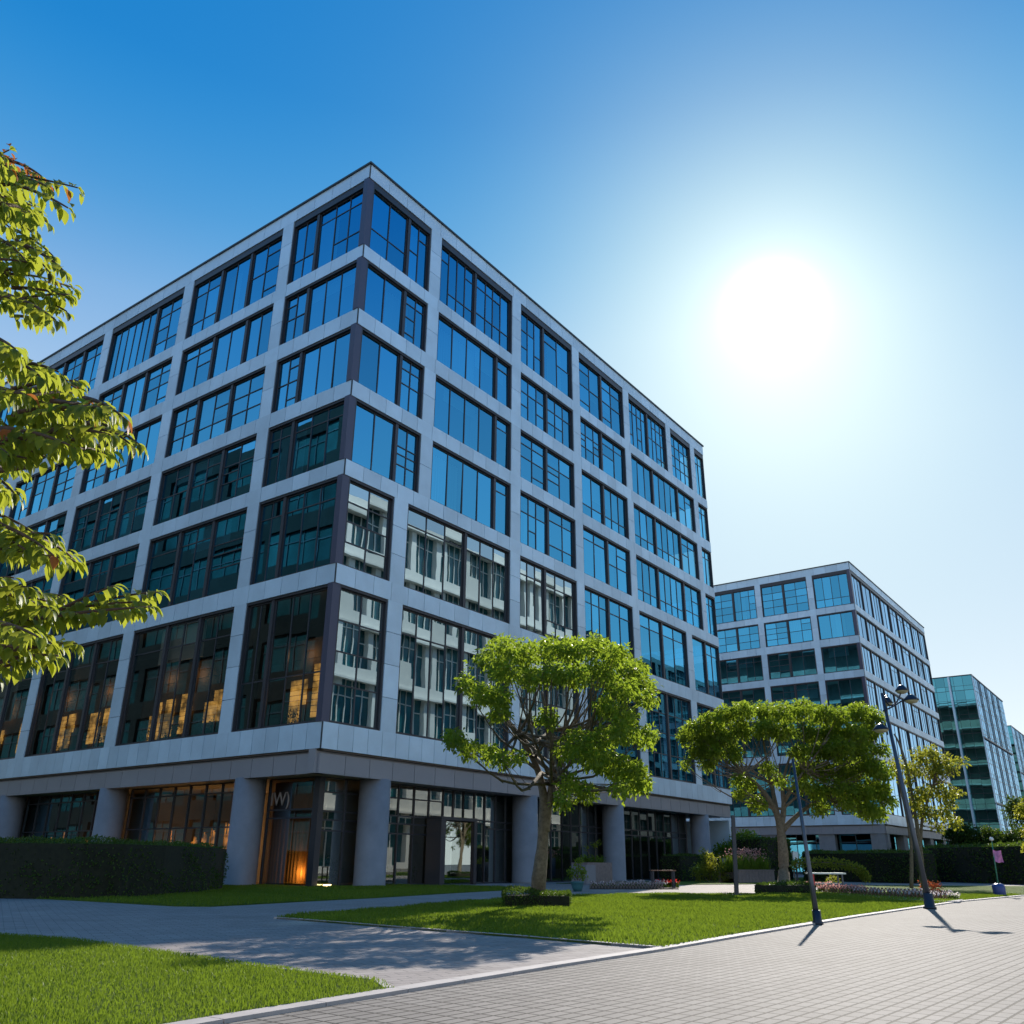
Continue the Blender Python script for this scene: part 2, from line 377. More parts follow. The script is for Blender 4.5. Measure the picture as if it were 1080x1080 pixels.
# ------------------------------------------------------------------ facade frames
TH = 0.63189675
DR = Vector((math.sin(TH), math.cos(TH), 0)); DL = Vector((-math.cos(TH), math.sin(TH), 0))
NR = Vector((math.cos(TH), -math.sin(TH), 0)); NL = -DR
UP = Vector((0, 0, 1))
C0 = Vector((-10.156, 48, 0))
class Face:
    """s runs along the wall from its corner, o is distance out of the wall, z is height"""
    def __init__(self, c, d, n): self.c, self.d, self.n = Vector(c), Vector(d), Vector(n)
    def p(self, s, o, z): return self.c + self.d*s + self.n*o + UP*z
    def box(self, mb, s0, s1, o0, o1, z0, z1, r=None):
        P = [self.p(s0, o0, z0), self.p(s1, o0, z0), self.p(s1, o1, z0), self.p(s0, o1, z0), self.p(s0, o0, z1), self.p(s1, o0, z1), self.p(s1, o1, z1), self.p(s0, o1, z1)]
        mb.hexa(P, r)
def panels(mb, F_, s0, s1, z0, z1, o1, pw, gap=.03, depth=.09, ph=None):
    """row of cladding panels with open joints"""
    n = max(1, round((s1-s0)/pw)); m = max(1, round((z1-z0)/ph)) if ph else 1
    for i in range(n):
        for j in range(m):
            a = s0+(s1-s0)*i/n+gap/2; b = s0+(s1-s0)*(i+1)/n-gap/2
            c = z0+(z1-z0)*j/m+(gap/2 if j else 0); d = z0+(z1-z0)*(j+1)/m-(gap/2 if j < m-1 else 0)
            F_.box(mb, a, b, o1-depth, o1, c, d)

def make_unit(fr, gl, F_, s0, s1, z0, z1, style, o):
    """one glazed unit: rim, bars, panes"""
    b, dep = .075, .05
    F_.box(fr, s0, s0+b*1.2, o-dep, o+dep, z0, z1); F_.box(fr, s1-b*1.2, s1, o-dep, o+dep, z0, z1)
    F_.box(fr, s0+b*1.2, s1-b*1.2, o-dep, o+dep, z0, z0+b*1.2); F_.box(fr, s0+b*1.2, s1-b*1.2, o-dep, o+dep, z1-b*1.2, z1)
    a0, a1, c0, c1 = s0+b*1.2, s1-b*1.2, z0+b*1.2, z1-b*1.2
    kind, ncol = style[0], style[1]
    edges = [a0+(a1-a0)*k/ncol for k in range(ncol+1)]
    if kind == 'G' and ncol >= 2 and random.random() < .6:
        for k in range(1, ncol): edges[k] += (a1-a0)*random.uniform(-.07, .07)/ncol*2
    H = c1-c0
    top = .80 if kind == 'G' else None
    low = .24 if kind in 'L' else None
    segs = []
    if kind == 'V': rows = [[0, 1]]*ncol
    elif kind == 'L': rows = [[0, .25, 1]]*ncol
    elif kind == 'T': rows = [[0, .80, 1]]*ncol
    elif kind == 'B': rows = [[0, .36, 1]]*ncol
    elif kind == 'Q': rows = [[0, .27, .52, .76, 1]]*ncol
    else:
        base = random.choice([[0, .33, .66, 1], [0, .25, .78, 1], [0, .5, .8, 1], [0, .3, .8, 1]])
        rows = []
        for k in range(ncol):
            r = list(base)
            if random.random() < .35 and len(r) > 3: r.pop(random.randrange(1, len(r)-1))
            elif random.random() < .25: r = sorted(r+[.52 if .5 not in r else .15])
            rows.append(r)
    for k in range(ncol):
        e0 = edges[k]+(b/2 if k else 0); e1 = edges[k+1]-(b/2 if k < ncol-1 else 0)
        if k < ncol-1: F_.box(fr, edges[k+1]-b/2, edges[k+1]+b/2, o-dep*.9, o+dep*.9, c0, c1)
        rr = rows[k]
        for q in rr[1:-1]:
            z = c0+H*q; F_.box(fr, e0, e1, o-dep*.8, o+dep*.8, z-b/2, z+b/2)
        for q0, q1 in zip(rr[:-1], rr[1:]):
            tx = random.gauss(0, .0022)*(e1-e0); tz = random.gauss(0, .0022)*(q1-q0)*H
            zz0, zz1 = c0+H*q0, c0+H*q1
            gl.quad(F_.p(e0, o-tx-tz, zz0), F_.p(e1, o+tx-tz, zz0), F_.p(e1, o+tx+tz, zz1), F_.p(e0, o-tx+tz, zz1))

def window(par, F_, s0, s1, z0, z1, units, o=-.28, gm='glass', post=.26, curtain=.0, top=0.0, blind=0.0):
    fr, gl = MB(), MB()
    # surround
    e = .10
    F_.box(fr, s0, s0+e, o-.12, -.06, z0, z1); F_.box(fr, s1-e, s1, o-.12, -.06, z0, z1)
    F_.box(fr, s0+e, s1-e, o-.12, -.06, z1-e-top, z1)
    F_.box(fr, s0+e, s1-e, o-.12, -.10, z0, z0+e*.7)
    a0, a1, c0, c1 = s0+e, s1-e, z0+e*.7, z1-e-top
    tot = sum(u[0] for u in units); x = a0
    for k, (wf, style) in enumerate(units):
        w = (a1-a0)*wf/tot
        x0 = x+(post/2 if k else 0); x1 = x+w-(post/2 if k < len(units)-1 else 0)
        if k < len(units)-1 and post > .05: F_.box(fr, x+w-post/2, x+w+post/2, o-.10, -.12, c0, c1)
        make_unit(fr, gl, F_, x0, x1, c0, c1, style, o)
        x += w
    g = gl.build('window', M[gm], par)
    fr.build('frame', M['frame'], g)
    if random.random() < curtain:
        cu = MB(); w = random.uniform(.15, .5)*(a1-a0); st = a0+random.random()*(a1-a0-w)
        n = int(w/.09); pts = [(st+w*i/n, o-.75+.07*math.sin(i*1.9)+.02*random.random()) for i in range(n+1)]
        for (sa, oa), (sb, ob) in zip(pts[:-1], pts[1:]):
            cu.quad(F_.p(sa, oa, c0+.05), F_.p(sb, ob, c0+.05), F_.p(sb, ob, c1-.2), F_.p(sa, oa, c1-.2), sm=True)
        cu.build('curtain', M['curtain'], g)
    if random.random() < blind:
        cu = MB(); w = random.uniform(.3, .6)*(a1-a0); st = a0+random.random()*(a1-a0-w)
        F_.box(cu, st, st+w, o-.42, o-.40, c1-(c1-c0)*random.uniform(.25, .6), c1-.05)
        cu.build('blind', M['curtain'], g)
    return g

LV = dict(roof=47.2, pb=45.88, s1t=40.12, s1b=39.11, s2t=34.97, s2b=33.80, s3t=29.57, s3b=28.48, s4t=24.06, s4b=23.03, s5t=17.37, s5b=16.21, bt=8.33, bb=6.93, beam=5.67)
BANDS = [('s1b', 's1t'), ('s2b', 's2t'), ('s3b', 's3t'), ('s4b', 's4t'), ('s5b', 's5t'), ('bb', 'bt')]
ROWS = [('s1t', 'pb'), ('s2t', 's1b'), ('s3t', 's2b'), ('s4t', 's3b'), ('s5t', 's4b'), ('bt', 's5b')]

def slab_face(par, F_, Ln, pillars, ends=(0, 0)):
    """cladding of one face. pillars: per row list of (s0,s1)"""
    for a, b in BANDS+[('pb', 'roof')]:
        cl, bk = MB(), MB(); z0, z1 = LV[a], LV[b]-(.16 if b == 'roof' else 0)
        F_.box(bk, .02, Ln-.02, -.40, -.085, z0+.02, z1-(.02 if b != 'roof' else 0))
        panels(cl, F_, .06, Ln-.03, z0, z1, 0, 1.9 if a == 'pb' else 1.55 if a != 'bb' else 1.15)
        bk.build('spandrel_backing', M['cladback'], cl.build('spandrel', M['clad'], par))
    for (ra, rb), pl in zip(ROWS, pillars):
        z0, z1 = LV[ra], LV[rb]
        for p0, p1 in pl:
            cl, bk = MB(), MB()
            F_.box(bk, p0+.02, p1-.02, -.40, -.085, z0, z1)
            panels(cl, F_, p0, p1, z0, z1, -.004, 9, ph=2.1)
            bk.build('pillar_backing', M['cladback'], cl.build('pillar', M['clad'], par))

def office_block(loc, LR, LL, pillR, pillL, winR, winL, label, seed, curt=.55, cornerfrac=.5, gm=('glass', 'glass'), lowgm=None):
    random.seed(seed)
    par = thing('office_building', loc, label, 'office building')
    FR = Face(loc, DR, NR); FL = Face(loc, DL, NL)
    slab_face(par, FR, LR, pillR); slab_face(par, FL, LL, pillL)
    # closed back and end walls, roof, coping, interior floors and core
    bw = MB(); IN = Face(loc, DR, DL)      # s along right face, o along left face (inwards)
    IN.box(bw, LR-.05, LR-.45, .35, LL, 0.0, 5.4); 
    IN.box(bw, .4, LR-.4, LL-.4, LL-.02, 0, 47)
    bw.build('back_wall', M['clad'], par)
    ro = MB(); IN.box(ro, .40, LR-.40, .40, LL-.42, 46.2, 46.5); rf = ro.build('roof', M['roof'], par)
    cp = MB(); z = LV['roof']-.157
    IN.box(cp, -.10, LR+.10, -.10, .42, z, LV['roof']); IN.box(cp, -.10, .42, .42, LL, z, LV['roof']); IN.box(cp, LR-.42, LR+.10, .42, LL, z, LV['roof'])
    cp.build('coping', M['coping'], rf)
    fl = MB()
    for z in (39.5, 34.3, 28.9, 23.4, 16.6, 7.3): IN.box(fl, .42, LR-.42, .42, LL-.42, z, z+.35)
    fl.build('floor_slab', M['floor'], par)
    co = MB(); 
    for za, zb in ((39.85, 46.2), (34.65, 39.5), (29.25, 34.3), (23.75, 28.9), (16.95, 23.4), (7.65, 16.6)):
        IN.box(co, 7, LR-6, 7, LL-1, za, zb)
        for k in range(10):     # partitions and cupboards seen through the glass
            s = random.uniform(2, LR-8); IN.box(co, s, s+random.uniform(.2, 2.5), 1.6, random.uniform(3, 6.9), za, za+(zb-za)*random.choice((1, 1, .35, .5)))
            s = random.uniform(2, LL-4); IN.box(co, 1.6, random.uniform(3, 6.9), s, s+random.uniform(.2, 2.5), za, za+(zb-za)*random.choice((1, 1, .35, .5)))
    co.build('core_wall', M['core'], par)
    # corner posts
    for (a, b), (ra, rb) in zip(ROWS, ROWS):
        pz0, pz1 = LV[a], LV[b]; w = cornerfrac
        mb = MB()
        FR.box(mb, -.055, w, -w, -.055, pz0, pz1)
        mb.build('corner_post', M['post'], par)
    cj = MB()
    for a, b in BANDS+[('pb', 'roof')]: FR.box(cj, -.005, .055, -.055, .005, LV[a], min(LV[b], LV['roof']-.16))
    cj.build('corner_joint', M['cladback'], par)
    # windows
    for wins, F_, g in ((winR, FR, gm[0]), (winL, FL, gm[1])):
        for r, (ra, rb) in enumerate(ROWS):
            for (a, b, un) in wins[r]:
                window(par, F_, a, b, LV[ra], LV[rb], un(), gm=(lowgm[0 if F_ is FR else 1] if (lowgm and r >= (4 if F_ is FR else 5) and (F_ is FL or a < 18.5)) else g), curtain=0 if (lowgm and r >= 4) else curt, top=.45 if r == 0 else .06, blind=.3)
    # beam above the ground floor
    be = MB()
    for F_, Ln in ((FR, LR), (FL, LL)):
        F_.box(be, .35 if F_ is FL else -.0, Ln, -.9, -.36, LV['beam'], LV['bb']-.0)
        panels(be, F_, -.18 if 0 else .20, Ln-.2, LV['beam'], LV['bb']-.22, -.20, 1.9, gap=.035, depth=.10)
    be.build('beam', M['beam'], par)
    gp = MB()
    for F_, Ln in ((FR, LR), (FL, LL)): F_.box(gp, .3, Ln-.05, -.36, -.10, LV['bb']-.10, LV['bb']-.004)
    gp.build('drip_strip', M['reveal'], par)
    sf = MB(); IN.box(sf, .9, LR-.9, .9, LL-.5, LV['beam']+.05, LV['beam']+.3); sf.build('soffit', M['soffit'], par)
    return par, FR, FL, IN

u = lambda *a: (lambda: list(a))
def R_(kinds=('G',), n=2, cols=(2, 3)):
    return lambda: [(random.uniform(.85, 1.15), (random.choice(kinds), random.choice(cols))) for _ in range(n)]
cornU = u((2.1, ('B', 2)), (1.2, ('G', 2)))
cornV = u((2.1, ('V', 2)), (1.2, ('G', 2)))
endU = u((1, ('T', 2)))
winR = [
    [(.5, 6.65, cornU), (7.85, 17.05, u((1, ('G', 4)), (1.1, ('G', 4)))), (18.3, 26.4, R_(n=2, cols=(2, 3))), (27.6, 35.95, R_(n=2, cols=(2, 3))), (37.1, 45.4, u((1, ('G', 4)), (1, ('G', 4)))), (46.5, 51.5, u((1, ('Q', 4)))), (52.6, 55.17, endU)],
    [(.5, 6.65, cornV), (7.85, 17.05, u((4, ('V', 4)), (1, ('T', 1)))), (18.3, 26.4, R_()), (27.6, 35.95, R_()), (37.1, 51.5, u((1.2, ('V', 3)), (1.5, ('V', 4)), (1, ('G', 2)))), (52.6, 55.17, endU)],
    [(.5, 6.65, cornV), (7.85, 17.05, u((4, ('V', 4)), (1, ('T', 1)))), (18.3, 26.4, R_()), (27.6, 35.95, u((1, ('L', 2)), (1.1, ('L', 3)))), (37.1, 51.5, u((1.2, ('L', 3)), (1.5, ('L', 4)), (1, ('G', 2)))), (52.6, 55.17, endU)],
    [(.5, 6.65, cornV), (7.85, 17.05, u((4, ('V', 4)), (1, ('T', 1)))), (18.3, 26.4, R_()), (27.6, 35.95, u((1.1, ('T', 2)), (1, ('G', 2)))), (37.1, 51.5, u((1.2, ('L', 3)), (1.5, ('L', 4)), (1, ('G', 2)))), (52.6, 55.17, endU)],
    [(.5, 4.45, u((1, ('Q', 2)))), (5.75, 17.05, u((1.2, ('T', 3)), (1, ('T', 3)))), (18.3, 26.4, R_(('T', 'G'))), (27.6, 35.95, R_(('T', 'G'))), (37.2, 47.1, u((1, ('T', 2)), (1.1, ('T', 2)))), (48.4, 55.17, u((1, ('V', 1)), (1, ('T', 2))))],
    [(.5, 4.45, u((1, ('Q', 2)))), (5.75, 17.05, u((1.2, ('T', 4)), (1, ('T', 3)))), (18.3, 26.4, R_(('T', 'Q'))), (27.6, 36.2, R_(('T', 'Q'))), (37.6, 47.1, u((1, ('Q', 3)), (1.1, ('Q', 3)))), (48.4, 55.17, u((1, ('Q', 2)), (1, ('Q', 3))))],
]
pR = [[(6.65, 7.85), (17.05, 18.3), (26.4, 27.6), (35.95, 37.1), (45.4, 46.5), (51.5, 52.6)]] + [[(6.65, 7.85), (17.05, 18.3), (26.4, 27.6), (35.95, 37.1), (51.5, 52.6)]]*3 + [[(4.45, 5.75), (17.05, 18.3), (26.4, 27.6), (35.95, 37.2), (47.1, 48.4)], [(4.45, 5.75), (17.05, 18.3), (26.4, 27.6), (36.2, 37.6), (47.1, 48.4)]]
LP = [(7.9, 9.1), (20.2, 21.5), (32.3, 33.6), (44.6, 45.9), (57, 58.3)]
pL = [LP]*6
SEG = [(.5, 7.9), (9.1, 20.2), (21.5, 32.3), (33.6, 44.6), (45.9, 57), (58.3, 69.9)]
winL = []
for r in range(6):
    row = []
    for k, (a, b) in enumerate(SEG):
        if k == 0: un = [u((2, ('G', 3)), (1.1, ('B', 2))), u((2.1, ('V', 3)), (1, ('G', 2))), u((2.1, ('V', 3)), (1, ('G', 2))), u((2.1, ('T', 3)), (1, ('G', 2))), u((2.1, ('T', 3)), (1, ('T', 2))), u((2.1, ('B', 3)), (1, ('B', 2)))][r]
        elif r == 0 and k == 2: un = u((1, ('G', 2)), (1.9, ('V', 6)))
        elif r < 4: un = R_(('G', 'G', 'G', 'V'), 3, (2,))
        else: un = R_(('T', 'T', 'G'), 3, (1, 2))
        row.append((a, b, un))
    winL.append(row)

# ------------------------------------------------------------------ the main block
LRm, LLm = 55.2, 70
B1, FR, FL, IN = office_block(C0, LRm, LLm, pR, pL, winR, winL, 'largest office block in front with six glazed storeys over grey round columns', 5, lowgm=('glass_street', 'glass_lit'))
B1.name = 'office_building'
# columns of the ground floor
for s in (5.35, 20.4, 32.8, 49.3):
    mb = MB(); mb.lathe(FR.p(s, -1.02, 0), [(.92, 0), (.92, .10), (.90, .12), (.90, 5.72)], 28); mb.build('column', M['column'], B1)
for s in (6.8, 21.0, 34.6, 49, 63):
    mb = MB(); mb.lathe(FL.p(s, -1.02, 0), [(.92, 0), (.92, .10), (.90, .12), (.90, 5.72)], 28); mb.build('column', M['column'], B1)
# ground floor glazing, set back behind the columns
def gwindow(par, F_, s0, s1, cols, rows, o, z0=.05, z1=5.70, gm='glass_low', name='window'):
    fr, gl = MB(), MB(); b, d = .05, .07
    xs = [s0+(s1-s0)*c for c in cols]; zs = [z0+(z1-z0)*c for c in rows]
    for x in xs: F_.box(fr, x-b, x+b, o-d, o+d, z0, z1)
    for i in range(len(xs)-1):
        for z in zs: F_.box(fr, xs[i]+b, xs[i+1]-b, o-d*.8, o+d*.8, z-b*.8, z+b*.8)
        for j in range(len(zs)-1):
            tx = random.gauss(0, .003); tz = random.gauss(0, .003)
            gl.quad(F_.p(xs[i]+b, o-tx-tz, zs[j]), F_.p(xs[i+1]-b, o+tx-tz, zs[j]), F_.p(xs[i+1]-b, o+tx+tz, zs[j+1]), F_.p(xs[i]+b, o-tx+tz, zs[j+1]))
    g = gl.build(name, M[gm], par); fr.build('frame', M['frame'], g); return g
OG = -2.0
ev = lambda n: [k/n for k in range(n+1)]
rws = [0, .50, .60, .68, .86, 1]
gwindow(B1, FR, 2.0, 5.6, [0, .55, 1], rws, OG)
gwindow(B1, FR, 5.6, 12.6, ev(5), rws, OG)
gwindow(B1, FR, 17.0, 20.6, ev(3), [0, .60, .68, 1], OG)
gwindow(B1, FR, 20.6, 26.6, ev(4), [0, .62, .70, 1], OG)
gwindow(B1, FR, 26.6, 33.0, ev(5), [0, .62, .70, 1], OG)
gwindow(B1, FR, 33.0, 48.2, ev(10), [0, .62, .70, 1], OG)
# entrance: dark portal with glass doors
for s0, s1, nm in ((12.6, 14.7, 'door'), (14.7, 17.0, 'door')):
    gwindow(B1, FR, s0, s1, [0, .5, 1], [0, .66, .69, 1], OG-.02, name='door')
pt = MB(); FR.box(pt, 11.0, 11.45, OG+.1, OG+1.3, 0, 3.75); FR.box(pt, 14.3, 14.6, OG+.1, OG+1.3, 0, 3.75); FR.box(pt, 11.0, 14.6, OG+.1, OG+1.3, 3.76, 3.95)
pt.build('door_portal', M['frame'], B1)
gd = MB(); 
for s in (11.5, 12.4, 13.4): gd.quad(FR.p(s, OG+.2, .05), FR.p(s+.8, OG+1.1, .05), FR.p(s+.8, OG+1.1, 3.7), FR.p(s, OG+.2, 3.7))
gd.build('door_leaf', M['glass_low'], B1)
# left face ground floor
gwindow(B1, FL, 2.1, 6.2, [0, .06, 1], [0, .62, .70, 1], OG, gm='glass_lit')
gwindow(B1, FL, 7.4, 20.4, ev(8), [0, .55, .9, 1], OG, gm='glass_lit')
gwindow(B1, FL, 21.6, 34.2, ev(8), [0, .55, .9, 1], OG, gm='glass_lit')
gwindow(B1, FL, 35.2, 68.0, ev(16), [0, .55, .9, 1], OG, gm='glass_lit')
cp_ = MB(); IN.box(cp_, 1.9, 2.3, 1.9, 2.3, 0, 5.7); cp_.build('corner_mullion', M['frame'], B1)
ew = MB(); IN.box(ew, 48.2, 48.5, 2.0, 14, 0, 5.7); ew.build('end_wall', M['core'], B1)
gf = MB(); IN.box(gf, 9, 48, 9, 66, 0, 5.7)
for k in range(14):
    s = random.uniform(9, 46); w = random.uniform(.3, 2); IN.box(gf, s, s+w, random.uniform(4, 6), 8.9, 0, random.choice((5.6, 5.6, 2.4)))
for k in range(12):
    s = random.uniform(10, 64); w = random.uniform(.3, 2); IN.box(gf, random.uniform(4, 6), 8.9, s, s+w, 0, random.choice((5.6, 5.6, 2.4)))
gf.build('interior_wall', M['core'], B1)
# golden curtain and lit pieces behind the left corner glazing
cu = MB()
def drape(s0, s1, z0, z1, o, amp=.09, F_=FL):
    n = int((s1-s0)/.06); P = []
    for i in range(n+1): P.append((s0+(s1-s0)*i/n, o+amp*math.sin(i*1.3+1.5*math.sin(i*.21))))
    for (a, oa), (b, ob) in zip(P[:-1], P[1:]): cu.quad(F_.p(a, oa, z0), F_.p(b, ob, z0), F_.p(b, ob, z1), F_.p(a, oa, z1), sm=True)
drape(2.5, 6.4, .15, 3.6, OG-.55); drape(2.5, 4.6, 4.0, 5.3, OG-.55)
cu.build('gold_curtain', M['gold'], B1)
bk = MB(); FL.box(bk, 2.5, 6.6, OG-.75, OG-.7, .05, 5.6); bk.build('curtain_backing', mat('orange_wall', (.22, .07, .02), .8, noise=(2, .3)), B1)
# letters on the glass
def text(s, size, p, F_, m, par, name='lettering', depth=.03):
    c = bpy.data.curves.new(name, 'FONT'); c.body = s; c.size = size; c.extrude = depth; c.align_x = 'LEFT'
    o = bpy.data.objects.new(name, c); COL.objects.link(o)
    dg = bpy.context.evaluated_depsgraph_get(); me = bpy.data.meshes.new_from_object(o.evaluated_get(dg))
    bpy.data.objects.remove(o); bpy.data.curves.remove(c)
    R3 = Matrix((( -F_.d.x, 0, F_.n.x), (-F_.d.y, 0, F_.n.y), (0, 1, 0))).to_4x4()
    me.transform(Matrix.Translation(p - worldloc(par)) @ R3); me.materials.clear(); me.materials.append(m)
    o = bpy.data.objects.new(name, me); COL.objects.link(o); o.parent = par; return o
text('IW)', 1.05, FL.p(6.05, OG+.02, 4.25), FL, M['letter'], B1)
ws = MB(); FR.box(ws, 2.6, 3.0, OG+.25, OG+.45, .02, .14); ws.build('uplight', M['lampw'], B1)
pl = bpy.data.lights.new('uplight_glow', 'POINT'); pl.energy = 40; pl.color = (1, .62, .22); pl.shadow_soft_size = .15
po = bpy.data.objects.new('uplight_glow', pl); COL.objects.link(po); po.parent = B1; po.location = FL.p(3.4, OG-.25, .7) - C0
pl = bpy.data.lights.new('hall_lamp', 'POINT'); pl.energy = 320; pl.color = (1, .50, .16); pl.shadow_soft_size = .3
po = bpy.data.objects.new('hall_lamp', pl); COL.objects.link(po); po.parent = B1; po.location = FL.p(15.0, OG-1.6, 1.6) - C0
for s_ in (3.0, 13.5, 17.0, 24.5, 30.0, 39.0):
    pl = bpy.data.lights.new('room_lamp', 'POINT'); pl.energy = 26; pl.color = (1, .62, .28); pl.shadow_soft_size = .3
    po = bpy.data.objects.new('room_lamp', pl); COL.objects.link(po); po.parent = B1; po.location = FL.p(s_, -.95, 12.6) - C0
# added glowing panels, sixth row left face: warm patches put into the glass
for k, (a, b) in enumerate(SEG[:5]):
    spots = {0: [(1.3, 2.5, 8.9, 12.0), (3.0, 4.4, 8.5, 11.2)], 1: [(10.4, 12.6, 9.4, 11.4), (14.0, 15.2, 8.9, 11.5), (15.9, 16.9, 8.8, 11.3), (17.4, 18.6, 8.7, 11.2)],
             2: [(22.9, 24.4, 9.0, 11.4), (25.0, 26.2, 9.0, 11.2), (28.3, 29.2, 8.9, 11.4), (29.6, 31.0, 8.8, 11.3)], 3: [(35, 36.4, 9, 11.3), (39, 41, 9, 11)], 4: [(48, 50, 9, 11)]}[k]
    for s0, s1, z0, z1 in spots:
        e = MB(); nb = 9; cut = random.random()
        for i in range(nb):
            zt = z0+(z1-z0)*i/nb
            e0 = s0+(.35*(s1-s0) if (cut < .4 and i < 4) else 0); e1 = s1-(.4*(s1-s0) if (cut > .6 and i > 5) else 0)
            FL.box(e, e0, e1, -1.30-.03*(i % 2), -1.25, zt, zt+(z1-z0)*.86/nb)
        e.build('glow_panel', M['warm'], B1)
    e = MB(); FL.box(e, a+.2, b-.2, -1.48, -1.44, 7.66, 12.4); FL.box(e, a+.2, b-.2, -1.44, -1.40, 12.4, 13.6)
    e.build('inner_wall', mat('inner_wall', (.09, .06, .035), .8, noise=(1, .4)), B1)
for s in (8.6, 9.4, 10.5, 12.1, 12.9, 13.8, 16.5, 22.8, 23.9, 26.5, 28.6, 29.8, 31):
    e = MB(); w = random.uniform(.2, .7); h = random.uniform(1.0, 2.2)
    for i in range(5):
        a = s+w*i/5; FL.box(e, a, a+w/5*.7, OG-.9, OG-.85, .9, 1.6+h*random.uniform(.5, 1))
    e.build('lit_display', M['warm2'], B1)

# ------------------------------------------------------------------ second block, same design
C2 = Vector((54.75, 134.3, 0))
P2 = [(6.2, 7.2), (15.1, 16.1), (24.6, 25.6), (34, 35)]
S2 = [(.5, 6.2), (7.2, 15.1), (16.1, 24.6), (25.6, 34), (35, 45.9)]
wL2 = []
for r in range(6):
    row = []
    for k, (a, b) in enumerate(S2):
        un = u((1, ('L', 4))) if (k == 0 and r == 0) else u((1, ('V', 3))) if (k == 0) else R_(('G', 'T', 'Q'), 2, (2, 3))
        row.append((a, b, un))
    wL2.append(row)
wR2 = [[(.6, 24.0, R_(('V', 'V', 'T'), 4, (2, 3))), (24.0, 51.9, R_(('V', 'V', 'T'), 5, (2, 3)))] for r in range(6)]
B2, FR2, FL2, IN2 = office_block(C2, 52, 46, [[]]*6, [P2]*6, wR2, wL2, 'second office block behind the wide tree with the same pale grid facade', 9, curt=.5, gm=('glass_side', 'glass'))
for F_, ss, Ln in ((FR2, (1.4, 12, 20, 30, 40, 50), 52), (FL2, (1.4, 9, 18, 27, 36), 46)):
    for s in ss:
        mb = MB(); F_.box(mb, s-1.2, s+1.2, -1.6, -.45, 0, 5.66); mb.build('pier', M['column'], B2)
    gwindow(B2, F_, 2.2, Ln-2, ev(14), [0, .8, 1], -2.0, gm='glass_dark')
gi = MB(); IN2.box(gi, 4, 48, 4, 40, 0, 5.6); gi.build('interior_wall', M['core'], B2)
lw = MB()
for s in (5.5, 8.2, 16, 25, 34.5): FR2.box(lw, s, s+1.0, -2.5, -2.4, 1.2, 4.2)
for s in (3.8, 5.4): FL2.box(lw, s, s+.9, -2.5, -2.4, .8, 4)
lw.build('blind', M['curtain'], B2)

# ------------------------------------------------------------------ glass towers far behind
def glass_tower(loc, LR, LL, H, label, seed, fins, step=2.4, storey=3.6):
    random.seed(seed)
    par = thing('glass_tower', loc, label, 'office building')
    FR_, FL_, IN_ = Face(loc, DR, NR), Face(loc, DL, NL), Face(loc, DR, DL)
    co = MB(); IN_.box(co, 2.5, LR-1, 2.5, LL-1, 0, H-1)
    z = storey
    while z < H-1: IN_.box(co, .3, LR, .3, LL, z-.25, z+.25); z += storey
    co.build('core_wall', M['core'], par)
    ro = MB(); IN_.box(ro, -.15, LR, -.15, LL, H-.25, H); ro.build('roof', M['coping'], par)
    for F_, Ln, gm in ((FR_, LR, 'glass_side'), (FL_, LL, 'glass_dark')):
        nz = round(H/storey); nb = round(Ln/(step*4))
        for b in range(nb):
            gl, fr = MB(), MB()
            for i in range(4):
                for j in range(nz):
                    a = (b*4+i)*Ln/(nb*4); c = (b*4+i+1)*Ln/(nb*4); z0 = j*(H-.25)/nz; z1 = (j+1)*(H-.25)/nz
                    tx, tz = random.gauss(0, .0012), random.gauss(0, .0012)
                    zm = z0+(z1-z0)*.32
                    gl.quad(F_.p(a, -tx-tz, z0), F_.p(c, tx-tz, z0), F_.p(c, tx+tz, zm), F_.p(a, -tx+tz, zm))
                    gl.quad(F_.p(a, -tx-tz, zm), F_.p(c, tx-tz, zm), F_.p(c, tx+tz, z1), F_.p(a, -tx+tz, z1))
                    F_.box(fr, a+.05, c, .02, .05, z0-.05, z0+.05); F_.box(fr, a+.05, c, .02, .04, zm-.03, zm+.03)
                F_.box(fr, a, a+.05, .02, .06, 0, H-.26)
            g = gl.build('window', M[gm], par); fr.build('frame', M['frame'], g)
    fi = MB()
    for s in fins: FL_.box(fi, s-.22, s+.22, .15, .9, 4, H-.3)
    if fins: fi.build('fin', M['clad'], par)
    for k in range(1, 3):
        fi = MB(); FR_.box(fi, .1, LR, .23, .30, H*k/3-.2, H*k/3+.2); fi.build('ledge', M['coping'], par)
    for k in (0, 1, 2, 3, 4):
        fi = MB(); FR_.box(fi, LR*k/5+.0, LR*k/5+.3, .10, .22, 3, H-.3); fi.build('fin', M['coping'] if k else M['clad'], par)
    return par
C3 = Vector((115.2, 217.4, 0))
glass_tower(C3, 47, 34, 46, 'dark teal glass tower right of the second block with pale vertical fins', 3, (5.2, 10.5))
glass_tower(Vector((170.3, 302.0, 0)), 46, 34, 46, 'farthest glass tower cut by the right edge of the photo', 4, ())

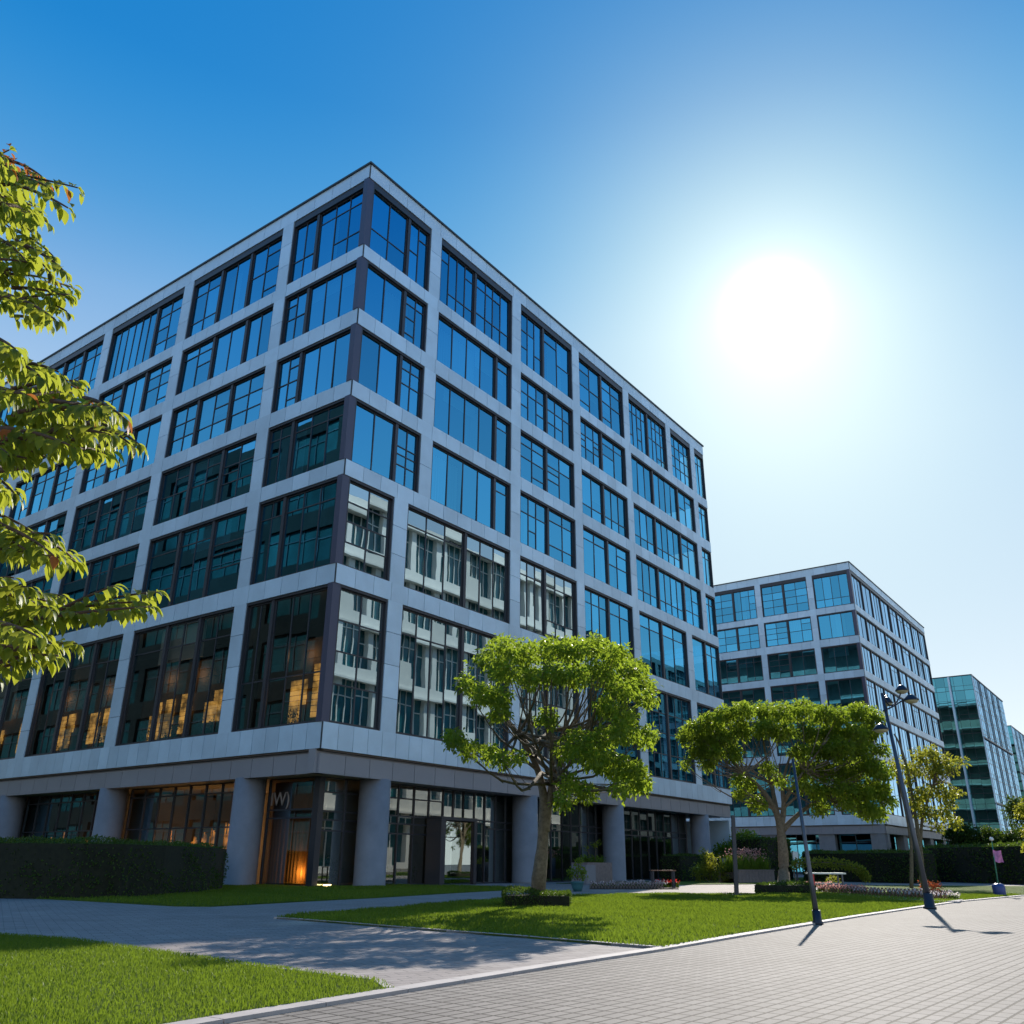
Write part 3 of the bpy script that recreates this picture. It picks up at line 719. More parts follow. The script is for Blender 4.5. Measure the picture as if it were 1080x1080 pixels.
# ------------------------------------------------------------------ blocks across the street, seen mirrored in the glass
def mirror_block(c, d, n, Ln, H, bays, rows, wallm, gm, label, band=.22, pil=.16, depth=.5, back=18, bal=False):
    par = thing('office_building', c, label, 'office building'); F_ = Face(c, d, n)
    w = MB(); F_.box(w, 0, Ln, -back, -depth-.6, 0, H-.5); bw = Ln/bays; rh = H/rows
    for j in range(rows+1):
        z = j*rh; F_.box(w, 0, Ln, -depth-.6, 0, max(0, z-rh*band/2), z+rh*band/2)
        if bal and j > 0: F_.box(w, 0, Ln, 0, .8, z-rh*band/2-.3, z-rh*band/2)
    for i in range(bays+1):
        s = i*bw; F_.box(w, s-bw*pil/2, s+bw*pil/2, -depth-.6, -.01, 0, H)
    w.build('wall', wallm, par)
    for i in range(bays):
        for j in range(rows):
            a, b = i*bw+bw*pil/2, (i+1)*bw-bw*pil/2; z0, z1 = j*rh+rh*band/2, (j+1)*rh-rh*band/2
            g, f = MB(), MB(); F_.box(g, a, b, -depth-.1, -depth-.05, z0, z1)
            for k in (1, 2, 3): x = a+(b-a)*k/4; F_.box(f, x-.08, x+.08, -depth, -depth+.12, z0, z1)
            F_.box(f, a, b, -depth, -depth+.1, z0+(z1-z0)*.7-.08, z0+(z1-z0)*.7+.08)
            if bal and (i+j) % 3 == 0: F_.box(f, a+(b-a)*.5, b, -depth+.15, -.1, z0, z0+(z1-z0)*.35)
            o = g.build('window', gm, par); f.build('frame', wallm if bal else M['frame'], o)
    return par
teal = mat('teal_pane', (.02, .13, .15), .15, .0, noise=(.1, .5), spec=.8)
teald = mat('dark_teal_pane', (.012, .05, .055), .5, noise=(.1, .6), spec=.1)
OC = C0 + NR*51.5
mirror_block(OC + DR*108, -DR, -NR, 66, 51, 10, 6, M['white'], teal, 'white grid building across the street, mirrored in the lower right windows', bal=True, band=.2, pil=.16, depth=.8)
mirror_block(OC + DR*200, -DR, -NR, 84, 44, 9, 8, mat('slate_facade', (.03, .05, .06), .6), teald, 'low dark building across the street, mirrored beside the right end windows', band=.2)
BC = C0 + DR*(-32.73-15)     # parallel to the left face, behind the camera
mirror_block(BC + DL*40, DL, DR, 180, 66, 12, 8, M['brown'], teald, 'dark brown building behind the camera, mirrored in the lower left windows', band=.34, pil=.12)

# ------------------------------------------------------------------ ground, plaza, paths, lawns
def sheet(name, pts, z, m, **k):
    mb = MB(); mb.poly([(p[0], p[1], z) for p in pts]); return mb.build(name, m, None, **k)
sheet('ground', [(-1500, -600), (1500, -600), (1500, 2500), (-1500, 2500)], -.012, mat('far_ground', (.16, .16, .15), .9, noise=(.05, .2)), kind='structure')
KERB = [(-9.4, -2.6), (-2.4, 8.42), (-1.06, 10.4), (.62, 12.85), (2.45, 15.38), (4.34, 18.21), (7.01, 22.15), (9.3, 25.5), (11.67, 28.8), (14.6, 32.9), (17.78, 37.24), (24.4, 45.03), (38, 60), (80, 108), (170, 215)]
sheet('plaza', KERB + [(260, 170), (120, 20), (60, -40), (-20, -40)], 0.0, M['plaza'], kind='structure')
sheet('path', KERB[::-1] + [(-60, -20), (-90, 30), (-90, 120), (60, 260), (200, 330)], -.004, M['path'], kind='structure')
def V2(p): return Vector((p[0], p[1]))
def kerb_strip(pts, w, z0, z1, side=1):
    """a stone edging that follows pts"""
    mb = MB(); P = [V2(p) for p in pts]; off = []
    for i, p in enumerate(P):
        d = (P[min(i+1, len(P)-1)]-P[max(i-1, 0)]).normalized(); off.append(Vector((-d.y, d.x))*side)
    for i in range(len(P)-1):
        n = max(1, int((P[i+1]-P[i]).length/.9))
        for k in range(n):
            a = P[i].lerp(P[i+1], k/n+.006/n*2); b = P[i].lerp(P[i+1], (k+1)/n); oa = off[i].lerp(off[i+1], k/n); ob = off[i].lerp(off[i+1], (k+1)/n)
            q = [a, b, b+ob*w, a+oa*w]
            mb.hexa([Vector((x.x, x.y, z0)) for x in q] + [Vector((x.x, x.y, z1)) for x in q])
    return mb
kerb_strip(KERB[:13], .22, -.01, .035).build('kerb', M['kerb'], None, kind='structure')
def inset(pts, d): return [(p[0]-d*.82, p[1]+d*.57) for p in pts]
kin = inset(KERB, .21)
ZL = .03
def g2(*pp): return [tuple(G(x, y)[:2]) for x, y in pp]
LAWN1 = [kin[0], kin[1], (-1.22, 10.5)] + [(-1.48, 11.24), (-3.44, 12.79), (-5.66, 14.8), (-7.5, 16.59), (-9.13, 17.37), (-20, 21.5), (-45, 25), (-45, -5)]
up_ = g2((292, 969), (345, 963.5), (400, 960), (470, 953), (537, 948.5), (600, 945.5), (680, 943.5), (720, 943.5), (780, 944), (820, 943.5), (856, 940), (878, 936), (900, 934.2), (960, 934.2), (1080, 935), (1140, 935))
lo_ = g2((292, 969), (345, 973), (400, 977.5), (470, 983), (556, 989.5), (644, 997), (700, 1001.5))
LAWN2 = lo_ + [kin[5], kin[6], kin[7], kin[8], kin[9], kin[10], kin[11], kin[12]] + up_[::-1][:-1]
LAWN3 = g2((0, 946), (93, 950.7), (185, 956), (222, 956.3), (259, 954.5), (330, 950.5), (400, 947), (480, 942), (553, 938)) + [(-.6, 54.6), tuple((FR.p(9.5, .3, 0))[:2]), tuple((FR.p(9.5, OG, 0))[:2]), tuple((IN.p(2, 2, 0))[:2]), tuple(FL.p(66, OG, 0)[:2]), (-70, 60), (-50, 40)]
LAWN4 = g2((628, 932), (660, 932.5), (720, 933.2), (790, 932.8), (850, 931), (900, 929.3), (960, 928.6), (1080, 931), (1200, 931)) + [(150, 190), (60, 160), tuple(FR.p(56, 3, 0)[:2]), tuple(FR.p(30, .5, 0)[:2]), tuple(FR.p(22, .5, 0)[:2])]
for nm, P in (('lawn', LAWN1), ('lawn', LAWN2), ('lawn', LAWN3), ('lawn', LAWN4)):
    mb = MB(); mb.prism(P, -.02, ZL); mb.build(nm, M['lawn'], None, kind='structure')
edge = MB()
for P in (LAWN1[2:9], lo_, up_[:12]):
    e = kerb_strip(P, .10, -.01, ZL+.008, 1); i = len(edge.v); edge.v += e.v; edge.f += [tuple(i+k for k in f) for f in e.f]; edge.r += e.r; edge.sm += e.sm
edge.build('lawn_edging', M['kerb'], None, kind='structure')
terr = MB(); terr.prism([tuple(FR.p(9.5, .3, 0)[:2]), tuple(FR.p(56, .3, 0)[:2]), tuple(FR.p(56, -8, 0)[:2]), tuple(FR.p(9.5, -8, 0)[:2])], -.02, .008)
terr.build('terrace', mat('terrace_stone', (.30, .28, .28), .6, noise=(1, .1)), None, kind='structure')

# grass blades
def inside(px, py, poly):
    c = np.zeros(len(px), bool); n = len(poly); j = n-1
    for i in range(n):
        xi, yi = poly[i]; xj, yj = poly[j]
        with np.errstate(divide='ignore', invalid='ignore'):
            c ^= ((yi > py) != (yj > py)) & (px < (xj-xi)*(py-yi)/(yj-yi)+xi)
        j = i
    return c
def grass(poly, x0, x1, y0, y1, n, h, w, name, minr=0, maxr=1e9):
    px = rng.uniform(x0, x1, n); py = rng.uniform(y0, y1, n)
    k = inside(px, py, poly); d = np.hypot(px, py); k &= (d > minr) & (d < maxr) & (np.abs(px) < py*.66+.6)
    px, py = px[k], py[k]; n = len(px)
    hh = h*rng.uniform(.45, 1.2, n)*(1+.25*np.sin(px*2.1+py*1.3)); a = rng.uniform(0, 2*PI, n); lean = rng.uniform(.1, .8, n)*hh; la = rng.uniform(0, 2*PI, n)
    ww = w*rng.uniform(.7, 1.3, n)
    V = np.zeros((n, 5, 3), np.float32)
    dx, dy = np.cos(a)*ww/2, np.sin(a)*ww/2
    V[:, 0] = np.stack([px-dx, py-dy, np.full(n, ZL-.005)], 1); V[:, 1] = np.stack([px+dx, py+dy, np.full(n, ZL-.005)], 1)
    mx_, my_ = px+np.cos(la)*lean*.35, py+np.sin(la)*lean*.35
    V[:, 2] = np.stack([mx_+dx*.8, my_+dy*.8, ZL+hh*.6], 1); V[:, 3] = np.stack([mx_-dx*.8, my_-dy*.8, ZL+hh*.6], 1)
    V[:, 4] = np.stack([px+np.cos(la)*lean, py+np.sin(la)*lean, ZL+hh], 1)
    base = np.arange(n)[:, None]*5
    q = base+np.array([[0, 1, 2, 3]]); t = base+np.array([[3, 2, 4]])
    idx = np.concatenate([q, t], 1).ravel().astype(np.int32)
    lens = np.tile([4, 3], n).astype(np.int32)
    me = bpy.data.meshes.new(name); me.vertices.add(n*5); me.vertices.foreach_set('co', V.ravel())
    me.loops.add(len(idx)); me.loops.foreach_set('vertex_index', idx); me.polygons.add(2*n)
    st = np.zeros(2*n, np.int32); st[1:] = np.cumsum(lens)[:-1]; me.polygons.foreach_set('loop_start', st)
    at_ = me.attributes.new('rnd', 'FLOAT', 'FACE'); at_.data.foreach_set('value', np.repeat(np.clip(.5+.22*np.sin(px*.9+1.3*np.sin(py*.5))+.18*np.sin(py*1.7+px*.6)+rng.normal(0, .25, n), 0, 1), 2).astype(np.float32))
    me.update(calc_edges=True); me.materials.append(M['grassb'])
    o = bpy.data.objects.new(name, me); COL.objects.link(o); return o
tag(grass(LAWN1, -12, 0, 7.5, 21, 260000, .046, .010, 'grass'), 'bright short mown grass on the lawn nearest the camera', 'grass', kind='stuff')
tag(grass(LAWN2, -6, 26, 15, 46, 420000, .075, .022, 'grass'), 'sunlit mown grass on the middle lawn around the small hedge ring', 'grass', kind='stuff')
tag(grass(LAWN3, -26, 2, 28, 56, 110000, .08, .03, 'grass'), 'shaded mown grass along the foot of the largest block', 'grass', kind='stuff')

# ------------------------------------------------------------------ foliage
def rv(): 
    v = Vector((random.gauss(0, 1), random.gauss(0, 1), random.gauss(0, 1))); return v.normalized()
def leafcard(mb, p, d, nrm, ln, wd, r):
    """pointed leaf folded along its midrib"""
    s = d.cross(nrm)
    if s.length < .01: s = Vector((1, 0, 0))
    s.normalize(); n2 = s.cross(d).normalized()
    i = len(mb.v)
    mb.v += [p, p+d*ln*.45+s*wd*.5+n2*wd*.12, p+d*ln-n2*ln*.12, p+d*ln*.45-s*wd*.5+n2*wd*.12, p+d*ln*.5-n2*wd*.08]
    mb.f += [(i, i+1, i+4), (i+1, i+2, i+4), (i+4, i+2, i+3), (i, i+4, i+3)]; mb.r += [r]*4; mb.sm += [False]*4
def crown(mb, blobs, n_per_m2, leaf, drop=.5):
    """leaf clumps spread over and through each lobe. blobs: (centre, radius)"""
    for c, R in blobs:
        n = int(n_per_m2*4*PI*R*R)
        for _ in range(n//5):
            d = rv()
            if random.random() < .35: d.z = abs(d.z)
            p = c + Vector((d.x*R, d.y*R, d.z*R*.72))*(random.random()**.33)*random.uniform(.8, 1.12)
            base = random.random()
            for _k in range(5):
                q = p + rv()*leaf*.9
                dd = (d*.6 + rv()*.7 + Vector((0, 0, -drop))).normalized()
                leafcard(mb, q, dd, (Vector((0, 0, 1))+rv()*.7).normalized(), leaf*random.uniform(.7, 1.25), leaf*random.uniform(.45, .65), min(.999, max(0, base*.6+random.random()*.4)))
def px_blobs(lst, ox, oy, sc, Y, extra=2, spread=.55, xc=None, half=None, rs=1.0, bias=0.0):
    out = []
    for (x, y, r) in lst:
        X, Yp = ox+x/sc, oy+y/sc
        R = r/sc*(Y/F)*1.02*rs
        p0 = at(X, Yp, Y)
        m = math.sqrt(max(.05, half**2-(p0.x-xc)**2))*spread
        for k in range(extra):
            dy = (k+.5)/extra*2-1; dy = (dy+random.uniform(-.3, .3))*m+bias
            out.append((at(X+random.uniform(-3, 3), Yp+random.uniform(-3, 3), Y+dy), R*(Y+dy)/Y*random.uniform(.8, 1.1)))
    return out
def limb(mb, pts, r0, r1, n=8, wob=.12):
    # smooth the polyline
    P = [Vector(p) for p in pts]; Q = []
    for i in range(len(P)-1):
        for k in range(4):
            t = k/4; p_1 = P[max(i-1, 0)]; p2 = P[min(i+2, len(P)-1)]
            q = .5*((2*P[i])+(-p_1+P[i+1])*t+(2*p_1-5*P[i]+4*P[i+1]-p2)*t*t+(-p_1+3*P[i]-3*P[i+1]+p2)*t**3); Q.append(q)
    Q.append(P[-1]); m = len(Q)-1
    mb.tube(Q, [r0+(r1-r0)*(i/m)**.8 for i in range(len(Q))], n, wob=wob)
    return Q
def tree(name, base, trunk_polys, blobs, forks, leafm, label, dens, leaf, cat='tree', barkm='bark', nb=46, **kw):
    par = thing(name, base, label, cat)
    tr = MB()
    for poly, r0, r1 in trunk_polys: limb(tr, poly, r0, r1, 12)
    br = MB(); bl = list(blobs); random.shuffle(bl)
    for c, R in bl[:nb]:
        f = min(forks, key=lambda q: (Vector(q)-c).length*random.uniform(.7, 1.3)); f = Vector(f)
        mid = f.lerp(c, .5) + Vector((random.uniform(-.2, .2), random.uniform(-.2, .2), -.10*(c-f).length+random.uniform(-.1, .1)))
        Q = limb(br, [f, mid, c], .022+.009*(c-f).length, .008, 6)
        for _ in range(3):
            q = random.choice(Q[3:]); limb(br, [q, q+rv()*R*.4, c+rv()*R*.8], .02, .006, 4)
    t = tr.build('trunk', M[barkm], par); br.build('branch', M[barkm], t)
    cr = MB(); crown(cr, blobs, dens, leaf, **kw); cr.build('crown', leafm, par)
    return par

T1 = [(250, 90, 55), (180, 125, 35), (340, 115, 55), (430, 85, 50), (520, 100, 55), (600, 90, 55), (680, 120, 60), (740, 170, 60), (780, 230, 50), (795, 285, 38), (700, 230, 55), (620, 190, 55), (530, 190, 55), (440, 180, 55), (350, 195, 50), (260, 180, 55), (180, 260, 50), (120, 225, 32), (235, 270, 42), (240, 345, 35), (420, 355, 38), (640, 310, 42), (720, 340, 45), (785, 425, 42), (700, 410, 52), (620, 430, 55), (540, 440, 50), (490, 480, 35), (580, 500, 50), (660, 530, 58), (730, 560, 58), (765, 600, 40), (700, 615, 30), (70, 440, 32), (130, 465, 34), (200, 480, 34), (255, 500, 30), (310, 500, 26), (500, 600, 36), (565, 630, 34), (485, 665, 32), (60, 405, 20), (110, 200, 18)]
Y1 = 29.8
b1 = G(566, 956)
q = lambda x, y, Y=Y1, dy=0: at(460+x/3.6, 660+y/3.6, Y+dy)
Bl = px_blobs(T1, 460, 660, 3.6, Y1, 3, 1.25, at(590, 780, Y1).x, 3.6, bias=-3.7)  # lobes pushed towards the camera so the crown's shadow reaches the path
tree('round_tree', b1, [([b1-UP*.05, q(390, 960), q(402, 850), q(410, 700), q(402, 610), q(375, 520), q(310, 410, dy=-.3), q(240, 320, dy=-.5)], .27, .05),
                        ([q(412, 780), q(425, 690), q(440, 600), q(440, 500), q(432, 400), q(400, 250)], .17, .04),
                        ([q(440, 590), q(470, 520), q(540, 440, dy=.5), q(640, 330, dy=.8)], .10, .03), ([q(440, 600), q(520, 560, dy=-.6), q(660, 520, dy=-1)], .08, .02), ([q(400, 560), q(300, 490, dy=-.4), q(180, 480, dy=-.8)], .07, .02),
                        ([q(440, 500), q(500, 370, dy=-.5), q(560, 220, dy=-.6)], .08, .02), ([q(375, 520), q(365, 400, dy=.6), q(350, 200, dy=.9)], .07, .02)],
     Bl, [q(400, 560), q(440, 480), q(375, 500), q(432, 400), q(310, 410, dy=-.3), q(500, 400), q(540, 440, dy=.5), q(440, 600)], M['leaf'], 'tree with spreading bright green crown rising from the square ring hedge on the middle lawn', 125, .15, nb=60)
T2 = [(330, 130, 55), (250, 155, 55), (430, 140, 55), (520, 150, 55), (610, 140, 55), (700, 150, 55), (790, 150, 55), (880, 150, 50), (945, 165, 45), (180, 195, 55), (90, 225, 48), (60, 255, 28), (140, 265, 50), (230, 250, 55), (330, 225, 55), (430, 230, 55), (530, 235, 55), (640, 240, 55), (750, 240, 60), (860, 240, 55), (935, 245, 45), (120, 330, 45), (60, 380, 22), (200, 340, 45), (290, 340, 42), (150, 390, 26), (600, 330, 50), (700, 330, 55), (800, 330, 60), (900, 320, 55), (985, 315, 35), (640, 420, 45), (730, 420, 55), (820, 430, 58), (920, 410, 55), (995, 430, 45), (350, 500, 34), (320, 465, 28), (320, 530, 28), (395, 560, 34), (450, 400, 32), (600, 500, 32), (700, 510, 52), (800, 520, 55), (900, 520, 55), (985, 500, 45), (1015, 560, 32), (920, 605, 44), (975, 620, 36), (820, 585, 34), (700, 590, 30), (500, 470, 30)]
Y2 = 50
b2 = G(826, 941)
q = lambda x, y, Y=Y2, dy=0: at(710+x/4.5, 720+y/4.5, Y+dy)
Bl = px_blobs(T2, 710, 720, 4.5, Y2, 2, .5, at(828, 800, Y2).x, 6.0)
tree('round_tree', b2, [([b2-UP*.05, q(525, 900), q(520, 780), q(508, 690), q(490, 620), q(430, 520, dy=-.4), q(340, 430, dy=-.8), q(250, 340, dy=-1)], .36, .06),
                        ([q(508, 700), q(525, 600), q(520, 480), q(560, 330)], .2, .05), ([q(520, 700), q(600, 620, dy=.6), q(720, 540, dy=1), q(860, 480, dy=1.4)], .17, .04),
                        ([q(500, 650), q(470, 500, dy=1), q(440, 350, dy=1.4), q(420, 220, dy=1.5)], .15, .04), ([q(528, 560), q(620, 420, dy=-1), q(740, 260, dy=-1.6)], .13, .03), ([q(480, 600), q(400, 560, dy=-1), q(330, 500, dy=-1.2)], .09, .02)],
     Bl, [q(520, 600), q(430, 520, dy=-.4), q(525, 500), q(470, 480, dy=1), q(600, 620, dy=.6), q(720, 540, dy=1), q(620, 420, dy=-1), q(340, 430, dy=-.8)], M['leaf'], 'widest flat topped tree between the two big office blocks', 100, .21, nb=90)
T3 = [(350, 370, 36), (400, 360, 36), (440, 390, 36), (330, 440, 40), (400, 440, 44), (465, 435, 34), (515, 408, 22), (360, 520, 42), (430, 520, 42), (495, 520, 28), (380, 600, 38), (440, 600, 32), (480, 640, 26), (500, 662, 18), (420, 660, 26), (340, 570, 34), (262, 400, 26), (250, 440, 22), (300, 480, 24), (460, 560, 22)]
Y3 = 58
b3 = at(970, 915, Y3); b3.z = 0
q = lambda x, y, Y=Y3, dy=0: at(880+x/3.857, 700+y/3.857, Y+dy)
Bl = px_blobs(T3, 880, 700, 3.857, Y3, 2, .5, at(985, 830, Y3).x, 3.6, rs=.85)
tree('slender_tree', b3, [([b3, q(350, 760), q(330, 620), q(300, 450), q(270, 340), q(243, 285)], .17, .05), ([q(350, 740), q(360, 620), q(400, 500), q(420, 400)], .11, .04), ([b3+Vector((-.7, 0, 0)), q(312, 740), q(290, 600), q(262, 480), q(255, 420)], .12, .04)],
     Bl, [q(335, 650), q(360, 600), q(400, 500), q(310, 500)], M['leafy'], 'slender yellowish tree behind the twin headed street lamp', 40, .24, nb=30)

# ------------------------------------------------------------------ near tree on the left
base = Vector((-6.6, 7.0, ZL))
NT = thing('broadleaf_tree', base, 'near tree at the left edge with large drooping leaves', 'tree')
tk = MB(); limb(tk, [base-UP*.05, base+Vector((.05, 0, 1.5)), base+Vector((-.05, -.3, 3)), base+Vector((.1, -.6, 5)), base+Vector((.05, -.9, 7.2))], .20, .05, 12)
brn, lf = MB(), MB()
def bigleaf(mb, p, d, ln, wd, r, twist):
    """drooping leaf: curved blade with a folded midrib"""
    side = d.cross(Vector((0, 0, 1)))
    if side.length < .05: side = Vector((1, 0, 0))
    side.normalize(); side = (side + Vector((0, 0, 1))*twist*.25 + rv()*.15).normalized()
    n = 5; prof = [.0, .62, 1.0, .86, .48, .0]; i0 = len(mb.v); pos = p.copy(); dd = d.normalized()
    for k in range(n+1):
        w = wd*.5*prof[k]; nn = side.cross(dd).normalized()
        mb.v += [pos-side*w+nn*w*.35, pos.copy(), pos+side*w+nn*w*.35]
        dd = (dd + Vector((0, 0, -1))*.30).normalized(); pos = pos + dd*ln/n
    for k in range(n):
        a = i0+k*3
        mb.f += [(a, a+1, a+4, a+3), (a+1, a+2, a+5, a+4)]; mb.r += [r]*2; mb.sm += [True]*2
def spray(x0, y0, x1, y1, Y, dY=0.0, sag=8, ln=.108, nl=None, red=0.0, sub=True, off=0):
    a = at(x0, y0, Y); b = at(x1, y1, Y+dY); m = a.lerp(b, .55)+Vector((0, 0, sag/F*Y))
    Ln = (b-a).length; Q = []
    for k in range(13):
        t = k/12; Q.append(a*(1-t)**2+m*2*t*(1-t)+b*t*t)
    brn.tube(Q, [.013*(1-.75*k/12)+.002 for k in range(13)], 6)
    n = nl or max(6, int(Ln/.020))
    for i in range(n):
        t = (i+.5)/n; p = a*(1-t)**2+m*2*t*(1-t)+b*t*t; d = ((b-a).normalized()+Vector((0, 0, .0))).normalized()
        sd = 1 if i % 2 else -1
        s = d.cross(Vector((0, 0, 1))).normalized()*sd
        dirv = (s*random.uniform(.5, 1.0) + d*random.uniform(.2, .8) + Vector((0, 0, random.uniform(-.75, .15)))).normalized()
        l = ln*random.uniform(.75, 1.2)*(1 if t < .9 else .8)
        p2 = p + dirv*.03 + rv()*.015
        isr = random.random() < red
        bigleaf(lf, p2, dirv, l, l*random.uniform(.42, .54), .995 if isr else random.random()*.955, random.uniform(-1, 1))
    for _ in range(2):
        dirv = ((b-a).normalized()+rv()*.3+Vector((0, 0, -.3))).normalized()
        bigleaf(lf, b, dirv, ln, ln*.45, random.random(), 0)
def mass(pts, Y, n, reach=(35, 75), ang=(-35, 25), **k):
    for _ in range(n):
        (x, y) = random.choice(pts); x += random.uniform(-12, 12); y += random.uniform(-9, 9)
        a = math.radians(random.uniform(*ang)); r = random.uniform(*reach)
        spray(x-r*math.cos(a), y-r*math.sin(a), x, y, Y+random.uniform(-.8, .9), random.uniform(-.5, .5), **k)
mass([(30, 190), (15, 175), (52, 205), (40, 225), (12, 215), (0, 240), (60, 215), (5, 190)], 5.3, 17, ang=(5, 35), red=.0)
spray(-40, 175, 82, 198, 5.2, 0, sag=6, red=.02)
mass([(60, 265), (72, 295), (45, 300), (50, 285), (20, 270), (10, 290), (40, 250)], 5.5, 15, ang=(0, 45))
mass([(70, 310), (62, 330), (40, 335), (15, 315), (50, 312)], 5.4, 10, ang=(-10, 30))
spray(-40, 190, 10, 158, 5.2, 0, red=.9, ln=.09, nl=30); spray(5, 168, 44, 186, 5.2, 0, red=.7, ln=.08, nl=18)
mass([(15, 172), (30, 182), (5, 170), (45, 195)], 5.2, 6, ang=(5, 35))
mass([(20, 375), (50, 400), (90, 410), (110, 425), (60, 440), (30, 420), (0, 400), (80, 440), (20, 460), (50, 465), (0, 370), (100, 430)], 4.9, 36, ang=(-10, 30), red=.02)
mass([(128, 462), (105, 475), (120, 445), (85, 470), (60, 480), (135, 470), (110, 455)], 4.8, 16, ang=(0, 30), red=.03)
mass([(40, 505), (30, 490), (10, 480), (0, 520), (20, 525), (45, 520)], 5.0, 11, ang=(-5, 35))
mass([(45, 560), (65, 580), (30, 570), (0, 560), (70, 595), (20, 585)], 5.2, 12, ang=(-15, 30))
mass([(55, 640), (30, 625), (10, 615), (40, 655), (15, 650), (60, 632)], 5.3, 12, ang=(-15, 20))
spray(-30, 672, 165, 624, 5.3, .3, sag=14, ln=.12); spray(0, 660, 150, 635, 5.3, .2, sag=12, ln=.12); spray(20, 655, 158, 640, 5.1, .3, sag=4, ln=.115); spray(50, 650, 120, 618, 5.3, .1, sag=4)
mass([(70, 678), (50, 672), (20, 680), (30, 692), (0, 690), (62, 690)], 5.4, 13, ang=(-20, 20))
limb(brn, [base+Vector((0, -.5, 4)), at(-60, 700, 5.8), at(0, 665, 5.4), at(90, 638, 5.4)], .06, .010, 8)
for (x, y, z0) in ((-30, 200, 6.2), (-30, 290, 5.8), (-20, 420, 5.0), (-20, 500, 4.6), (-20, 590, 4.2), (-20, 690, 3.4)):
    limb(brn, [base+Vector((.05, -.7, z0-.7)), at(x-60, y+20, 6), at(x, y, 5.4), at(x+60, y-8, 5.2)], .05, .010, 8)
tk2 = tk.build('trunk', M['barkd'], NT); brn.build('branch', M['barkd'], tk2)
lf.build('foliage', M['leafn'], NT)

# ------------------------------------------------------------------ hedges
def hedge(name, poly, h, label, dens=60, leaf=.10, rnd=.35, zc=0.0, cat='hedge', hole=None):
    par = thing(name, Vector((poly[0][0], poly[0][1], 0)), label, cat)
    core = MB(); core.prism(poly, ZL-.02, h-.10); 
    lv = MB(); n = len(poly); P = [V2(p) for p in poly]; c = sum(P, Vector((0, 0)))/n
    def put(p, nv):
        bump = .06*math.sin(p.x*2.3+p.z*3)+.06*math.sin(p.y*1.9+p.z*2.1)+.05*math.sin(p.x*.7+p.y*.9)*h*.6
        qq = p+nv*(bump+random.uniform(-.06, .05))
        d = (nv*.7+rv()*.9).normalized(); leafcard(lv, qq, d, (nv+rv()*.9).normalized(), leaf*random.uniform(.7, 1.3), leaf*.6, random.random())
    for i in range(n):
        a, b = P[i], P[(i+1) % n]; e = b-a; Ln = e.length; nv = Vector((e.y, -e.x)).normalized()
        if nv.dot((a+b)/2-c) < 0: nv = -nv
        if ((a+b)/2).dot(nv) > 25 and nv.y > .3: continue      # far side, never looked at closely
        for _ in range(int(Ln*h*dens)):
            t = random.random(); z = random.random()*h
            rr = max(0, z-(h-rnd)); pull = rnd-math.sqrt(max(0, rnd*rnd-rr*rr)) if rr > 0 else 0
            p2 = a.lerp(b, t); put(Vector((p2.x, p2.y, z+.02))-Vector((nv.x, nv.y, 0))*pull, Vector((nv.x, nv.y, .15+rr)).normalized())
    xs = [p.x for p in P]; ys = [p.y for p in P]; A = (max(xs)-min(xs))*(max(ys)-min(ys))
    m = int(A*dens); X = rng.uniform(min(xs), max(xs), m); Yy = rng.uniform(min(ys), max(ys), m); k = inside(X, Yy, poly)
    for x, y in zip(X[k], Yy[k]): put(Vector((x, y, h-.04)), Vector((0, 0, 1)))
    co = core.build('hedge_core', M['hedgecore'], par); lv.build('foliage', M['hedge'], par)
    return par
hedge('hedge', [(-26, 36.5), (-21, 34.6), (-17.7, 33.6), (-15.2, 33.4), (-14.0, 34.2), (-13.4, 36.5), (-13.3, 42), (-13.9, 46), (-15.5, 48.2), (-26, 53)], 1.92, 'large clipped dark hedge before the left face of the largest block', 75, .11, .4)
c = G(567, 957)
hedge('hedge', [(c.x-1.0, c.y-.85), (c.x+.95, c.y-.75), (c.x+1.05, c.y+.9), (c.x-.9, c.y+.95)], .45, 'small low square hedge ring around the trunk of the tree on the middle lawn', 900, .06, .08)
hedge('hedge', [tuple(FR.p(s, o, 0)[:2]) for s, o in ((36.5, 1.2), (36.3, 3.0), (45.5, 3.0), (47.5, 2.0), (47.5, 1.0))], 2.0, 'low dark hedge at the foot of the glass right of the third column', 60, .16, .3)
hedge('hedge', [tuple(FR.p(s, o, 0)[:2]) for s, o in ((47.5, 3.2), (47.2, 5.6), (54, 5.9), (56, 3.2))], 3.5, 'tall square clipped hedge at the right corner of the largest block', 50, .2, .25)
c = G(828, 943)
hedge('shrub', [(c.x-1.5, c.y-.3), (c.x-.6, c.y-.9), (c.x+.9, c.y-.8), (c.x+1.5, c.y), (c.x+.7, c.y+.8), (c.x-.9, c.y+.8)], .5, 'low rounded shrubs around the trunk of the wide tree', 260, .10, .35, cat='shrub')
a0, a1 = G(850, 929), G(968, 932)
hA = [tuple(a0[:2]), tuple(a1[:2]), (a1.x+3.0, a1.y+3), (a1.x+5.4, a1.y+14), (a1.x+2, a1.y+17), (a0.x+5, a0.y+14)]
hedge('hedge', hA, 2.35, 'long dark clipped hedge behind the street lamp', 40, .2, .4)
a0, a1 = G(985, 930), G(1110, 934)
hB = [tuple(a0[:2]), tuple(a1[:2]), (a1.x+20, a1.y+5), (a1.x+40, a1.y+50), (a0.x+14, a0.y+36)]
hedge('hedge', hB, 2.9, 'dark clipped hedge at the right edge behind the pink flag', 25, .24, .5)

